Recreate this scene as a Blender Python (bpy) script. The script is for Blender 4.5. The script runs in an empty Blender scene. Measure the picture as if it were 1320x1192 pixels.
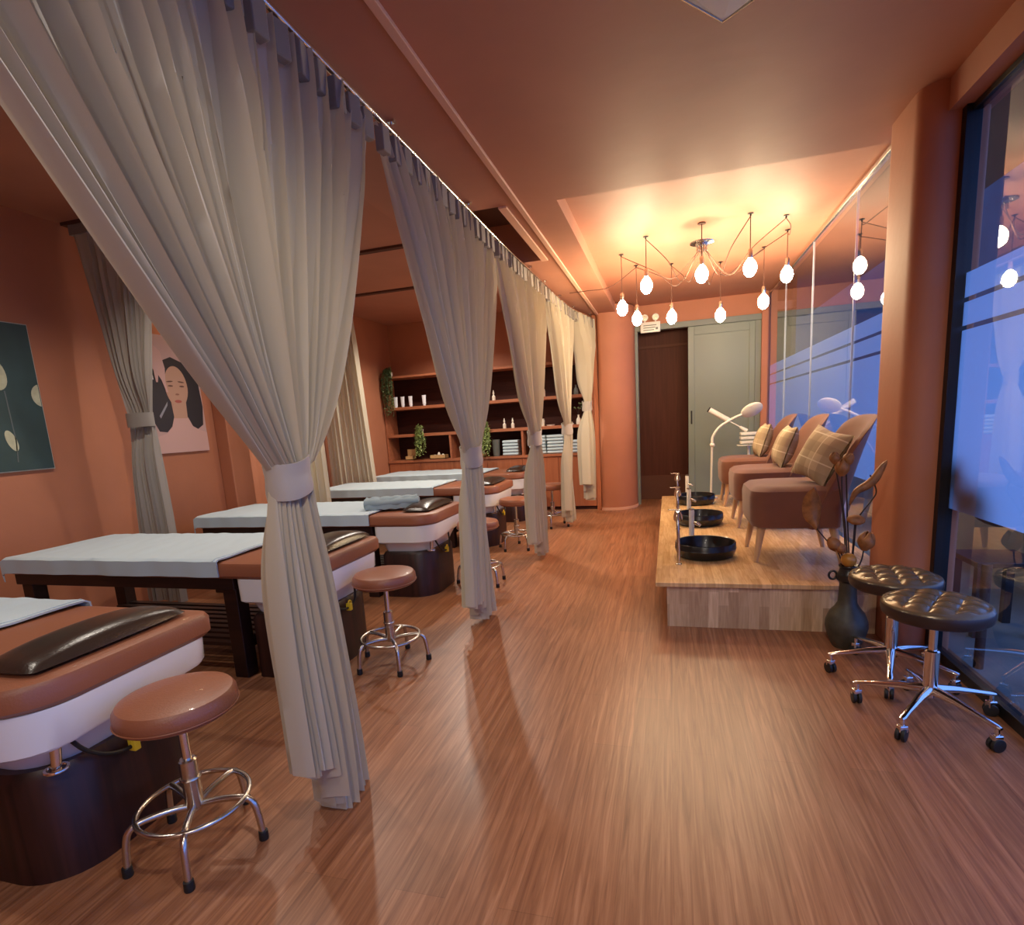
import bpy, math, random
from mathutils import Vector, Matrix
R = random.Random(7)
PI = math.pi
sc = bpy.context.scene
COL = sc.collection

# ------------------------------------------------------------------ camera
def make_camera():
    yaw, pitch, roll, F, dy = -0.28, -0.17422, -0.061627, 718.1, 76.1
    f = Vector((math.sin(yaw)*math.cos(pitch), math.cos(yaw)*math.cos(pitch), math.sin(pitch)))
    r = Vector((math.cos(yaw), -math.sin(yaw), 0)); u = r.cross(f)
    r2 = r*math.cos(roll) + u*math.sin(roll); u2 = -r*math.sin(roll) + u*math.cos(roll)
    cd = bpy.data.cameras.new('camera'); co = bpy.data.objects.new('camera', cd); COL.objects.link(co)
    m = Matrix.Identity(4)
    for i in range(3):
        m[i][0] = r2[i]; m[i][1] = u2[i]; m[i][2] = -f[i]
    m[0][3], m[1][3], m[2][3] = 0, 0, 1.26
    co.matrix_world = m
    cd.sensor_width = 36; cd.lens = F/1320*36; cd.shift_y = dy/1320; cd.clip_start = .02
    sc.camera = co
make_camera()

# ------------------------------------------------------------------ world, exposure, lights
w = bpy.data.worlds.new('dusk_sky'); sc.world = w; w.use_nodes = True
bg = w.node_tree.nodes['Background']; bg.inputs[0].default_value = (.16, .32, 1, 1); bg.inputs[1].default_value = 2.2
sc.view_settings.view_transform = 'Standard'; sc.view_settings.look = 'None'
sc.view_settings.exposure = 0.15; sc.view_settings.gamma = 1; sc.view_settings.use_curve_mapping = False
try:
    sc.cycles.max_bounces = 8; sc.cycles.transparent_max_bounces = 16
    sc.cycles.use_denoising = True; sc.cycles.sample_clamp_indirect = 6
except Exception:
    pass

def lamp(name, loc, power, color, radius=.05, kind='POINT', spot=150, blend=.6):
    l = bpy.data.lights.new(name, kind); l.energy = power; l.color = color
    l.shadow_soft_size = radius
    if kind == 'SPOT': l.spot_size = math.radians(spot); l.spot_blend = blend
    o = bpy.data.objects.new(name, l); COL.objects.link(o); o.location = loc
    return o
WARM = (1, .66, .34); NEUTRAL = (1, .89, .76); COOL = (1, .90, .79)
# recessed lamps of the ceiling, some added only for brightness: (x, y, z, power, colour)
DOWN = [(-2.25, 5.95, 2.83, 120, NEUTRAL), (-2.6, 2.55, 2.83, 52, NEUTRAL), (-2.7, 4.05, 2.83, 45, NEUTRAL), (-2.6, 1.0, 2.83, 46, NEUTRAL), (-2.9, 7.0, 2.83, 70, NEUTRAL),  # last one is added to brighten the far wall and shelving
        (.0, 0.7, 2.585, 46, COOL), (-.1, -0.9, 2.585, 42, COOL), (-.6, -1.8, 2.585, 30, COOL)]  # unseen lamps added to brighten the near curtain and foreground floor
for i, (x, y, z, p, c) in enumerate(DOWN):
    lamp('downlight_beam', (x, y, z-.05), p, c, .045, 'SPOT', 142 if x < -1.7 else 172, .5)
BULB_STRENGTH = 165

# ------------------------------------------------------------------ materials
def new_mat(name):
    m = bpy.data.materials.new(name); m.use_nodes = True
    return m, m.node_tree, m.node_tree.nodes['Principled BSDF']
def N(nt, t, **kw):
    n = nt.nodes.new(t)
    for k, v in kw.items(): setattr(n, k, v)
    return n
def pbr(name, col, rough=.5, metal=0, spec=.5, noise=0, nscale=8, bump=0, bscale=60, coat=0, sheen=0, stretch=(1,1,1)):
    m, nt, b = new_mat(name)
    b.inputs['Base Color'].default_value = (*col, 1); b.inputs['Roughness'].default_value = rough
    b.inputs['Metallic'].default_value = metal; b.inputs['Specular IOR Level'].default_value = spec
    b.inputs['Coat Weight'].default_value = coat; b.inputs['Sheen Weight'].default_value = sheen
    if noise or bump:
        tc = N(nt, 'ShaderNodeTexCoord'); mp = N(nt, 'ShaderNodeMapping'); mp.inputs['Scale'].default_value = stretch
        nt.links.new(tc.outputs['Object'], mp.inputs['Vector'])
    if noise:
        n = N(nt, 'ShaderNodeTexNoise'); n.inputs['Scale'].default_value = nscale; n.inputs['Detail'].default_value = 6
        nt.links.new(mp.outputs[0], n.inputs['Vector'])
        r = N(nt, 'ShaderNodeValToRGB'); r.color_ramp.elements[0].position = .3; r.color_ramp.elements[1].position = .7
        r.color_ramp.elements[0].color = (*[c*(1-noise) for c in col], 1); r.color_ramp.elements[1].color = (*[min(1, c*(1+noise)) for c in col], 1)
        nt.links.new(n.outputs['Fac'], r.inputs[0]); nt.links.new(r.outputs[0], b.inputs['Base Color'])
    if bump:
        n2 = N(nt, 'ShaderNodeTexNoise'); n2.inputs['Scale'].default_value = bscale; n2.inputs['Detail'].default_value = 4
        nt.links.new(mp.outputs[0], n2.inputs['Vector'])
        bp = N(nt, 'ShaderNodeBump'); bp.inputs['Strength'].default_value = bump; bp.inputs['Distance'].default_value = .01
        nt.links.new(n2.outputs['Fac'], bp.inputs['Height']); nt.links.new(bp.outputs[0], b.inputs['Normal'])
    return m
def wood(name, dark, light, grain=(2, 30, 30), rough=.45, contrast=1, spec=.5):
    m, nt, b = new_mat(name)
    tc = N(nt, 'ShaderNodeTexCoord'); mp = N(nt, 'ShaderNodeMapping'); mp.inputs['Scale'].default_value = grain
    nt.links.new(tc.outputs['Object'], mp.inputs['Vector'])
    n = N(nt, 'ShaderNodeTexNoise'); n.inputs['Scale'].default_value = 1.5; n.inputs['Detail'].default_value = 8; n.inputs['Distortion'].default_value = .6
    nt.links.new(mp.outputs[0], n.inputs['Vector'])
    r = N(nt, 'ShaderNodeValToRGB'); r.color_ramp.elements[0].position = .32; r.color_ramp.elements[1].position = .68
    r.color_ramp.elements[0].color = (*dark, 1); r.color_ramp.elements[1].color = (*light, 1)
    nt.links.new(n.outputs['Fac'], r.inputs[0]); nt.links.new(r.outputs[0], b.inputs['Base Color'])
    b.inputs['Roughness'].default_value = rough; b.inputs['Specular IOR Level'].default_value = spec
    return m
def stave_wood(name, axes, bw, bh, c1, c2, rough):
    """finger-jointed staves: brick pattern gives each stave its own tone; axes maps object coords to (length, across)"""
    m, nt, b = new_mat(name)
    tc = N(nt, 'ShaderNodeTexCoord'); sp = N(nt, 'ShaderNodeSeparateXYZ'); cb = N(nt, 'ShaderNodeCombineXYZ')
    nt.links.new(tc.outputs['Object'], sp.inputs[0])
    nt.links.new(sp.outputs[axes[0]], cb.inputs[0]); nt.links.new(sp.outputs[axes[1]], cb.inputs[1])
    br = N(nt, 'ShaderNodeTexBrick'); br.inputs['Scale'].default_value = 1; br.inputs['Brick Width'].default_value = bw; br.inputs['Row Height'].default_value = bh
    br.inputs['Mortar Size'].default_value = .0004; br.offset = .37; br.inputs['Bias'].default_value = 0
    br.inputs['Color1'].default_value = (*c1, 1); br.inputs['Color2'].default_value = (*c2, 1); br.inputs['Mortar'].default_value = (*[c*.8 for c in c1], 1)
    nt.links.new(cb.outputs[0], br.inputs['Vector'])
    mp = N(nt, 'ShaderNodeMapping'); mp.inputs['Scale'].default_value = (5, 60, 1); nt.links.new(cb.outputs[0], mp.inputs['Vector'])
    n = N(nt, 'ShaderNodeTexNoise'); n.inputs['Scale'].default_value = 1.2; n.inputs['Detail'].default_value = 7; n.inputs['Distortion'].default_value = .8
    nt.links.new(mp.outputs[0], n.inputs['Vector'])
    mx = N(nt, 'ShaderNodeMix', data_type='RGBA', blend_type='MULTIPLY'); mx.inputs[0].default_value = .5
    r = N(nt, 'ShaderNodeValToRGB'); r.color_ramp.elements[0].position = .35; r.color_ramp.elements[1].position = .65
    r.color_ramp.elements[0].color = (.62, .5, .4, 1); r.color_ramp.elements[1].color = (1, 1, 1, 1)
    nt.links.new(n.outputs['Fac'], r.inputs[0]); nt.links.new(br.outputs['Color'], mx.inputs[6]); nt.links.new(r.outputs[0], mx.inputs[7])
    nt.links.new(mx.outputs[2], b.inputs['Base Color']); b.inputs['Roughness'].default_value = rough
    return m
def floor_mat():
    m, nt, b = new_mat('vinyl_plank')
    tc = N(nt, 'ShaderNodeTexCoord')
    mp = N(nt, 'ShaderNodeMapping'); mp.inputs['Scale'].default_value = (34, 1.3, 1); nt.links.new(tc.outputs['Object'], mp.inputs['Vector'])
    sp = N(nt, 'ShaderNodeSeparateXYZ'); cb = N(nt, 'ShaderNodeCombineXYZ'); nt.links.new(tc.outputs['Object'], sp.inputs[0])
    nt.links.new(sp.outputs[1], cb.inputs[0]); nt.links.new(sp.outputs[0], cb.inputs[1])
    br = N(nt, 'ShaderNodeTexBrick'); br.inputs['Scale'].default_value = 1; br.inputs['Brick Width'].default_value = 1.2; br.inputs['Row Height'].default_value = .15
    br.inputs['Mortar Size'].default_value = .0009; br.offset = .33
    br.inputs['Color1'].default_value = (.9, .9, .9, 1); br.inputs['Color2'].default_value = (1.08, 1.05, 1.05, 1); br.inputs['Mortar'].default_value = (.72, .68, .66, 1)
    nt.links.new(cb.outputs[0], br.inputs['Vector'])
    n = N(nt, 'ShaderNodeTexNoise'); n.inputs['Scale'].default_value = 1.6; n.inputs['Detail'].default_value = 9; n.inputs['Distortion'].default_value = .9; n.inputs['Roughness'].default_value = .62
    nt.links.new(mp.outputs[0], n.inputs['Vector'])
    r = N(nt, 'ShaderNodeValToRGB'); e = r.color_ramp.elements
    e[0].position = .28; e[0].color = (.175, .062, .027, 1); e[1].position = .74; e[1].color = (.46, .225, .115, 1)
    x = e.new(.5); x.color = (.305, .128, .058, 1)
    nt.links.new(n.outputs['Fac'], r.inputs[0])
    mx = N(nt, 'ShaderNodeMix', data_type='RGBA', blend_type='MULTIPLY'); mx.inputs[0].default_value = 1
    nt.links.new(r.outputs[0], mx.inputs[6]); nt.links.new(br.outputs['Color'], mx.inputs[7]); nt.links.new(mx.outputs[2], b.inputs['Base Color'])
    b.inputs['Roughness'].default_value = .36; b.inputs['Specular IOR Level'].default_value = .5
    bp = N(nt, 'ShaderNodeBump'); bp.inputs['Strength'].default_value = .12; bp.inputs['Distance'].default_value = .002
    nt.links.new(n.outputs['Fac'], bp.inputs['Height']); nt.links.new(bp.outputs[0], b.inputs['Normal'])
    return m
def cloth(name, col, trans=.35, weave=500, alpha=0):
    m, nt, b = new_mat(name); out = nt.nodes['Material Output']
    b.inputs['Base Color'].default_value = (*col, 1); b.inputs['Roughness'].default_value = .75; b.inputs['Sheen Weight'].default_value = .25
    b.inputs['Specular IOR Level'].default_value = .25
    tc = N(nt, 'ShaderNodeTexCoord'); n = N(nt, 'ShaderNodeTexNoise'); n.inputs['Scale'].default_value = weave
    nt.links.new(tc.outputs['Object'], n.inputs['Vector'])
    bp = N(nt, 'ShaderNodeBump'); bp.inputs['Strength'].default_value = .15; bp.inputs['Distance'].default_value = .002
    nt.links.new(n.outputs['Fac'], bp.inputs['Height']); nt.links.new(bp.outputs[0], b.inputs['Normal'])
    last = b.outputs[0]
    if trans:
        t = N(nt, 'ShaderNodeBsdfTranslucent'); t.inputs[0].default_value = (*col, 1)
        mx = N(nt, 'ShaderNodeMixShader'); mx.inputs[0].default_value = trans
        nt.links.new(last, mx.inputs[1]); nt.links.new(t.outputs[0], mx.inputs[2]); last = mx.outputs[0]
    if alpha:
        t = N(nt, 'ShaderNodeBsdfTransparent'); mx = N(nt, 'ShaderNodeMixShader'); mx.inputs[0].default_value = alpha
        nt.links.new(last, mx.inputs[1]); nt.links.new(t.outputs[0], mx.inputs[2]); last = mx.outputs[0]
    nt.links.new(last, out.inputs[0])
    return m
def glass_mat():
    m, nt, b = new_mat('window_glass'); nt.nodes.remove(b); out = nt.nodes['Material Output']
    fr = N(nt, 'ShaderNodeFresnel'); fr.inputs[0].default_value = 1.55
    mul = N(nt, 'ShaderNodeMath', operation='MULTIPLY'); mul.inputs[1].default_value = 1.5; mul.use_clamp = True
    t = N(nt, 'ShaderNodeBsdfTransparent'); t.inputs[0].default_value = (.86, .9, .9, 1)
    g = N(nt, 'ShaderNodeBsdfGlossy'); g.inputs['Roughness'].default_value = .015; g.inputs[0].default_value = (.95, .95, .95, 1)
    mx = N(nt, 'ShaderNodeMixShader')
    gm = N(nt, 'ShaderNodeNewGeometry'); fl_ = N(nt, 'ShaderNodeMath', operation='SUBTRACT'); fl_.inputs[0].default_value = 1
    m2 = N(nt, 'ShaderNodeMath', operation='MULTIPLY')
    nt.links.new(gm.outputs['Backfacing'], fl_.inputs[1]); nt.links.new(fr.outputs[0], mul.inputs[0])
    nt.links.new(mul.outputs[0], m2.inputs[0]); nt.links.new(fl_.outputs[0], m2.inputs[1]); nt.links.new(m2.outputs[0], mx.inputs[0])
    nt.links.new(t.outputs[0], mx.inputs[1]); nt.links.new(g.outputs[0], mx.inputs[2]); nt.links.new(mx.outputs[0], out.inputs[0])
    return m
def film_mat():
    m, nt, b = new_mat('frosted_film'); nt.nodes.remove(b); out = nt.nodes['Material Output']
    t = N(nt, 'ShaderNodeBsdfTranslucent'); t.inputs[0].default_value = (.92, .95, .97, 1)
    d = N(nt, 'ShaderNodeBsdfDiffuse'); d.inputs[0].default_value = (.5, .52, .54, 1)
    mx = N(nt, 'ShaderNodeMixShader'); mx.inputs[0].default_value = .08
    nt.links.new(t.outputs[0], mx.inputs[1]); nt.links.new(d.outputs[0], mx.inputs[2]); nt.links.new(mx.outputs[0], out.inputs[0])
    return m
def emit(name, col, s):
    m, nt, b = new_mat(name); b.inputs['Base Color'].default_value = (*col, 1)
    b.inputs['Emission Color'].default_value = (*col, 1); b.inputs['Emission Strength'].default_value = s
    return m
def plaid():
    m, nt, b = new_mat('plaid_linen')
    tc = N(nt, 'ShaderNodeTexCoord'); sp = N(nt, 'ShaderNodeSeparateXYZ'); nt.links.new(tc.outputs['Object'], sp.inputs[0])
    def stripes(out, period, duty, ph=0):
        a = N(nt, 'ShaderNodeMath', operation='MULTIPLY_ADD'); a.inputs[1].default_value = 1/period; a.inputs[2].default_value = ph+50
        f = N(nt, 'ShaderNodeMath', operation='FRACT'); l = N(nt, 'ShaderNodeMath', operation='LESS_THAN'); l.inputs[1].default_value = duty
        nt.links.new(out, a.inputs[0]); nt.links.new(a.outputs[0], f.inputs[0]); nt.links.new(f.outputs[0], l.inputs[0]); return l.outputs[0]
    last = None
    base = (.56, .46, .30); cur = None
    for out, per, duty, ph, col, k in ((sp.outputs[1], .17, .40, 0, (.36, .28, .18), .6), (sp.outputs[2], .17, .40, 0, (.36, .28, .18), .6),
                                       (sp.outputs[1], .17, .045, .3, (.75, .68, .5), .9), (sp.outputs[2], .17, .045, .3, (.75, .68, .5), .9)):
        mx = N(nt, 'ShaderNodeMix', data_type='RGBA'); mu = N(nt, 'ShaderNodeMath', operation='MULTIPLY'); mu.inputs[1].default_value = k
        nt.links.new(stripes(out, per, duty, ph), mu.inputs[0]); nt.links.new(mu.outputs[0], mx.inputs[0])
        if cur is None: mx.inputs[6].default_value = (*base, 1)
        else: nt.links.new(cur, mx.inputs[6])
        mx.inputs[7].default_value = (*col, 1); cur = mx.outputs[2]
    nt.links.new(cur, b.inputs['Base Color']); b.inputs['Roughness'].default_value = .85
    return m

M = dict(
    paint=pbr('terracotta_paint', (.46, .172, .088), .62, noise=.06, nscale=3, bump=.08, bscale=25),
    ceil=pbr('terracotta_ceiling_paint', (.46, .19, .115), .58, noise=.07, nscale=2.2, bump=.1, bscale=12),
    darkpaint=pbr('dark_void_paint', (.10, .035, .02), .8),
    trimpaint=pbr('pale_trim_paint', (.72, .40, .27), .5),
    floor=floor_mat(),
    curtain=cloth('sheer_greige_curtain', (.69, .62, .475), .27, 600, .09),
    curtain2=cloth('grey_partition_curtain', (.42, .38, .33), .25, 600),
    tape=cloth('curtain_heading', (.27, .23, .19), .05),
    band=cloth('curtain_tieback', (.50, .44, .37), .1),
    towel=cloth('pale_blue_terry', (.50, .62, .68), 0, 200),
    towel2=cloth('grey_blue_terry', (.24, .32, .36), 0, 200),
    tan=pbr('tan_leatherette', (.30, .105, .050), .38, bump=.12, bscale=160, coat=.1),
    darkleather=pbr('dark_brown_leather', (.035, .020, .014), .27, bump=.1, bscale=120),
    frame=wood('dark_stained_wood', (.012, .004, .003), (.030, .009, .006), (2, 25, 25), .4),
    drum=wood('dark_pedestal_wood', (.014, .004, .0035), (.045, .012, .008), (22, 22, 1.2), .4),
    ceramic=pbr('white_ceramic', (.82, .82, .82), .16, coat=.3),
    chrome=pbr('chrome', (.82, .80, .77), .12, 1),
    chrome2=pbr('brushed_steel', (.62, .58, .52), .26, 1),
    rubber=pbr('black_rubber', (.012, .012, .012), .55),
    yellow=pbr('yellow_plastic', (.85, .62, .03), .4),
    black=pbr('black_glaze', (.006, .006, .007), .3, coat=.15),
    blackmetal=pbr('black_metal', (.012, .012, .013), .4, .3),
    platwood=stave_wood('rubberwood_top', (1, 0), .34, .05, (.86, .58, .29), (.66, .42, .19), .22),
    platface=stave_wood('rubberwood_face', (2, 0), .22, .055, (.84, .62, .38), (.52, .34, .19), .5),
    velvet=pbr('brown_velvet', (.185, .068, .036), .8, sheen=.3, noise=.12, nscale=5),
    legwood=wood('pale_beech', (.50, .30, .15), (.66, .43, .24), (20, 20, 2), .45),
    plaid=plaid(),
    vase=pbr('olive_stoneware', (.060, .055, .038), .5, noise=.35, nscale=14, bump=.2, bscale=40),
    vaselip=pbr('black_stoneware', (.018, .017, .016), .3),
    pod=pbr('dried_ochre_petal', (.33, .13, .035), .5, noise=.35, nscale=30, bump=.25, bscale=50),
    bead=pbr('amber_ball', (.50, .22, .03), .35),
    stem=pbr('dark_stem', (.035, .018, .014), .6),
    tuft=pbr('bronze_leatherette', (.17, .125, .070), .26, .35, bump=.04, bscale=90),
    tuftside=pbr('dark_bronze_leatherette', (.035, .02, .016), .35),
    white=pbr('white_plastic', (.80, .79, .72), .3),
    green=pbr('sage_door_paint', (.20, .235, .195), .42),
    green2=pbr('grey_sage_frame_paint', (.17, .195, .175), .45),
    brownpanel=wood('brown_laminate', (.070, .020, .012), (.095, .028, .017), (18, 18, 1), .6, 1, .2),
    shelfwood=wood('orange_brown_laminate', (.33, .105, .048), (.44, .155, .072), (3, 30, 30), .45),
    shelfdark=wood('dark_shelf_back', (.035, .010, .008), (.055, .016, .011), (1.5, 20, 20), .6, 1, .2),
    cabinet=wood('red_brown_cabinet', (.36, .11, .048), (.45, .15, .065), (20, 20, 1.2), .4),
    glass=glass_mat(), film=film_mat(),
    joint=pbr('glass_joint_silicone', (.55, .60, .72), .4),
    bulb=emit('lit_bulb_glass', (1, .78, .48), BULB_STRENGTH),
    lampglow=emit('lit_downlight', (1, .9, .78), 12),
    cable=pbr('brown_fabric_cable', (.09, .035, .02), .7),
    leafgreen=pbr('grey_green_leaf', (.16, .22, .09), .5, noise=.4, nscale=30),
    leafpale=pbr('pale_green_leaf', (.34, .42, .14), .5, noise=.3, nscale=30),
    shade=cloth('white_lamp_shade', (.85, .83, .76), .4),
    boxwood=pbr('pale_box_wood', (.55, .34, .14), .55),
    cream=pbr('cream_ceramic', (.80, .72, .60), .35),
    tubewhite=pbr('white_tube_plastic', (.85, .85, .88), .3),
    clear=pbr('smoky_vase_glass', (.16, .17, .15), .08),
    asphalt=pbr('outdoor_paving', (.20, .20, .18), .8, noise=.3, nscale=2),
    facade=pbr('outdoor_facade', (.05, .05, .055), .8, noise=.2, nscale=1),
    stone=pbr('outdoor_wall_plaster', (.34, .33, .30), .8, noise=.15, nscale=3),
)

# ------------------------------------------------------------------ mesh builder
class MB:
    def __init__(s): s.v = []; s.f = []; s.mi = []; s.cur = 0
    def add(s, vs, fs):
        o = len(s.v); s.v += [tuple(x) for x in vs]
        for f in fs: s.f.append([i+o for i in f]); s.mi.append(s.cur)
        return s
    def box(s, a, b, rot=None, about=None):
        x0, y0, z0 = a; x1, y1, z1 = b
        vs = [Vector(p) for p in ((x0,y0,z0),(x1,y0,z0),(x1,y1,z0),(x0,y1,z0),(x0,y0,z1),(x1,y0,z1),(x1,y1,z1),(x0,y1,z1))]
        if rot is not None:
            c = Vector(about) if about else (Vector(a)+Vector(b))/2
            vs = [c + rot @ (p-c) for p in vs]
        return s.add(vs, [(0,3,2,1),(4,5,6,7),(0,1,5,4),(1,2,6,5),(2,3,7,6),(3,0,4,7)])
    def loft(s, rings, closed=True, cap0=True, cap1=True):
        n = len(rings[0]); vs = [p for r in rings for p in r]; fs = []
        for i in range(len(rings)-1):
            for j in range(n if closed else n-1):
                k = (j+1) % n
                fs.append((i*n+j, i*n+k, (i+1)*n+k, (i+1)*n+j))
        if cap0: fs.append(tuple(reversed(range(n))))
        if cap1: fs.append(tuple((len(rings)-1)*n+j for j in range(n)))
        return s.add(vs, fs)
    def lathe(s, prof, seg=32, c=(0,0,0), sx=1, sy=1):
        rings = []
        for r, z in prof:
            rings.append([(c[0]+sx*r*math.cos(2*PI*j/seg), c[1]+sy*r*math.sin(2*PI*j/seg), c[2]+z) for j in range(seg)])
        return s.loft(rings)
    def tube(s, pts, r, seg=10, closed=False):
        pts = [Vector(p) for p in pts]; n = len(pts); rings = []
        rr = r if isinstance(r, (list, tuple)) else [r]*n
        up = None
        for i, p in enumerate(pts):
            if closed: t = (pts[(i+1) % n]-pts[i-1]).normalized()
            else: t = (pts[min(i+1, n-1)]-pts[max(i-1, 0)]).normalized()
            if up is None:
                up = Vector((0,0,1)) if abs(t.z) < .9 else Vector((1,0,0))
            a = t.cross(up)
            if a.length < 1e-5: a = t.orthogonal()
            a.normalize(); b = a.cross(t).normalized(); up = b
            rings.append([p + a*rr[i]*math.cos(2*PI*j/seg) + b*rr[i]*math.sin(2*PI*j/seg) for j in range(seg)])
        if closed: rings.append(rings[0]); return s.loft(rings, cap0=False, cap1=False)
        return s.loft(rings)
    def rod(s, a, b, r0, r1=None, seg=14): return s.tube([a, b], [r0, r0 if r1 is None else r1], seg)
    def grid(s, fn, nu, nv):
        vs = [fn(i/nu, j/nv) for j in range(nv+1) for i in range(nu+1)]
        fs = [(j*(nu+1)+i, j*(nu+1)+i+1, (j+1)*(nu+1)+i+1, (j+1)*(nu+1)+i) for j in range(nv) for i in range(nu)]
        return s.add(vs, fs)
    def ball(s, c, r, seg=16, rings=10, sc_=(1,1,1)):
        pr = [(max(1e-4, math.sin(PI*i/rings))*r, -math.cos(PI*i/rings)*r) for i in range(rings+1)]
        rg = [[(c[0]+sc_[0]*q*math.cos(2*PI*j/seg), c[1]+sc_[1]*q*math.sin(2*PI*j/seg), c[2]+sc_[2]*z) for j in range(seg)] for q, z in pr]
        return s.loft(rg)
    def build(s, name, mat, parent=None, smooth=True, bevel=0, solid=0, sub=0, loc=None):
        me = bpy.data.meshes.new(name); me.from_pydata(s.v, [], s.f)
        for m in (mat if isinstance(mat, (list, tuple)) else [mat]): me.materials.append(m)
        if isinstance(mat, (list, tuple)):
            for p, i in zip(me.polygons, s.mi): p.material_index = i
        me.validate(); me.update()
        o = bpy.data.objects.new(name, me); COL.objects.link(o)
        if smooth:
            for p in me.polygons: p.use_smooth = True
            md = None
        if bevel:
            b = o.modifiers.new('bevel', 'BEVEL'); b.width = bevel; b.segments = 3; b.limit_method = 'ANGLE'; b.angle_limit = math.radians(35)
        if solid:
            b = o.modifiers.new('thickness', 'SOLIDIFY'); b.thickness = solid; b.offset = 0
        if sub:
            b = o.modifiers.new('smooth', 'SUBSURF'); b.levels = sub; b.render_levels = sub
        if smooth:
            es = o.modifiers.new('edges', 'EDGE_SPLIT'); es.split_angle = math.radians(38)
        if parent: o.parent = parent
        if loc: o.location = loc
        return o
def rrect(x0, x1, y0, y1, r, z, seg=6, rr=None):
    """rounded rectangle ring, counter-clockwise; rr: radii per corner (x1y1, x0y1, x0y0, x1y0)"""
    rr = rr or (r, r, r, r); out = []
    for k, (cx, cy) in enumerate(((x1, y1), (x0, y1), (x0, y0), (x1, y0))):
        q = max(rr[k], 1e-3); sx = 1 if cx == x1 else -1; sy = 1 if cy == y1 else -1
        for i in range(seg+1):
            a = PI/2*k + PI/2*i/seg
            out.append((cx - sx*q + q*math.cos(a), cy - sy*q + q*math.sin(a), z))
    return out
def thing(name, label, cat, loc=(0,0,0), rz=0, group=None):
    o = bpy.data.objects.new(name, None); COL.objects.link(o); o.location = loc; o.rotation_euler = (0,0,rz)
    o.empty_display_size = .1
    return tag(o, label, cat, group)
def tag(o, label, cat, group=None):
    o['label'] = label; o['category'] = cat
    if group: o['group'] = group
    return o
def struct(o, label=None, cat=None):
    o['kind'] = 'structure'
    if label: o['label'] = label
    if cat: o['category'] = cat
    return o
def copy_tree(o, loc=None, rz=None, label=None, parent=None):
    c = o.copy(); COL.objects.link(c)
    if parent is not None: c.parent = parent
    for ch in list(o.children): copy_tree(ch, parent=c)
    if loc is not None: c.location = loc
    if rz is not None: c.rotation_euler = (0,0,rz)
    if label: c['label'] = label
    return c
def smooth(a, b, x):
    t = min(1, max(0, (x-a)/(b-a))); return t*t*(3-2*t)
def bez(pts, n=12):
    """Catmull-Rom through points"""
    P = [Vector(p) for p in pts]; P = [P[0]*2-P[1]] + P + [P[-1]*2-P[-2]]; out = []
    for i in range(1, len(P)-2):
        for k in range(n):
            t = k/n; a, b, c, d = P[i-1:i+3]
            out.append(.5*((2*b)+(-a+c)*t+(2*a-5*b+4*c-d)*t*t+(-a+3*b-3*c+d)*t*t*t))
    out.append(P[-2]); return out

# ------------------------------------------------------------------ the room
XL, XG, YF, YN, ZL, ZH, ZB = -4.15, 1.26, 8.15, -2.6, 2.60, 2.72, 2.85
b = MB(); b.box((XL-.1, YN-.1, -.12), (XG+.1, YF+1.3, 0)); struct(b.build('floor', M['floor'], smooth=False), 'red-brown wood-look plank floor', 'floor')
b = MB()
HX0, HX1, HY0, HY1 = -1.55, -.96, 3.65, 4.93
b.box((-1.7, YN, ZL), (XG+.1, HY0, 3.0))
b.box((-1.7, HY0, ZL), (HX0, HY1, 3.0)); b.box((HX1, HY0, ZL), (-.65, YF, 3.0)); b.box((-1.7, HY1, ZL), (HX1, YF, 3.0))
b.box((-.65, HY0, ZL), (XG+.1, 3.70, 3.0))
struct(b.build('ceiling', M['ceil'], smooth=False), 'lower terracotta ceiling with a service opening', 'ceiling')
b = MB(); b.box((-.65, 3.70, ZH), (XG+.1, YF, 3.0)); struct(b.build('ceiling', M['ceil'], smooth=False), 'raised terracotta ceiling over the chandelier', 'ceiling')
b = MB(); b.box((XL-.1, YN, ZB), (-1.7, YF, 3.0)); struct(b.build('ceiling', M['ceil'], smooth=False), 'terracotta ceiling over the massage beds', 'ceiling')
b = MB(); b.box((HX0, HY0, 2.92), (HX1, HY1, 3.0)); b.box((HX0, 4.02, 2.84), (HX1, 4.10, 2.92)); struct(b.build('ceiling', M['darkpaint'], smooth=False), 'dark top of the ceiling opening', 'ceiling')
b = MB(); b.box((XL-.1, YN, 0), (XL, YF+.1, 3.0)); struct(b.build('wall_left', M['paint'], smooth=False), 'terracotta wall behind the beds', 'wall')
b = MB(); b.box((XL, YF, 0), (-.43, YF+.1, 3.0)); b.box((-.43, YF, 2.46), (1.17, YF+.1, 3.0)); b.box((1.17, YF, 0), (XG+.1, YF+.1, 3.0))
b.box((1.17, 8.08, 0), (1.245, YF, ZH))
struct(b.build('wall_far', M['paint'], smooth=False), 'terracotta end wall around the sliding door', 'wall')
b = MB(); b.box((XL, YN-.1, 0), (XG+.1, YN, 3.0)); struct(b.build('wall_near', M['paint'], smooth=False), 'terracotta wall at the near end', 'wall')
# shallow pier on the left wall
b = MB(); b.box((XL, 4.42, 0), (XL+.14, 4.68, ZB)); struct(b.build('wall_pier', M['paint'], smooth=False, bevel=.01), 'shallow terracotta pier on the left wall', 'wall')
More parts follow.
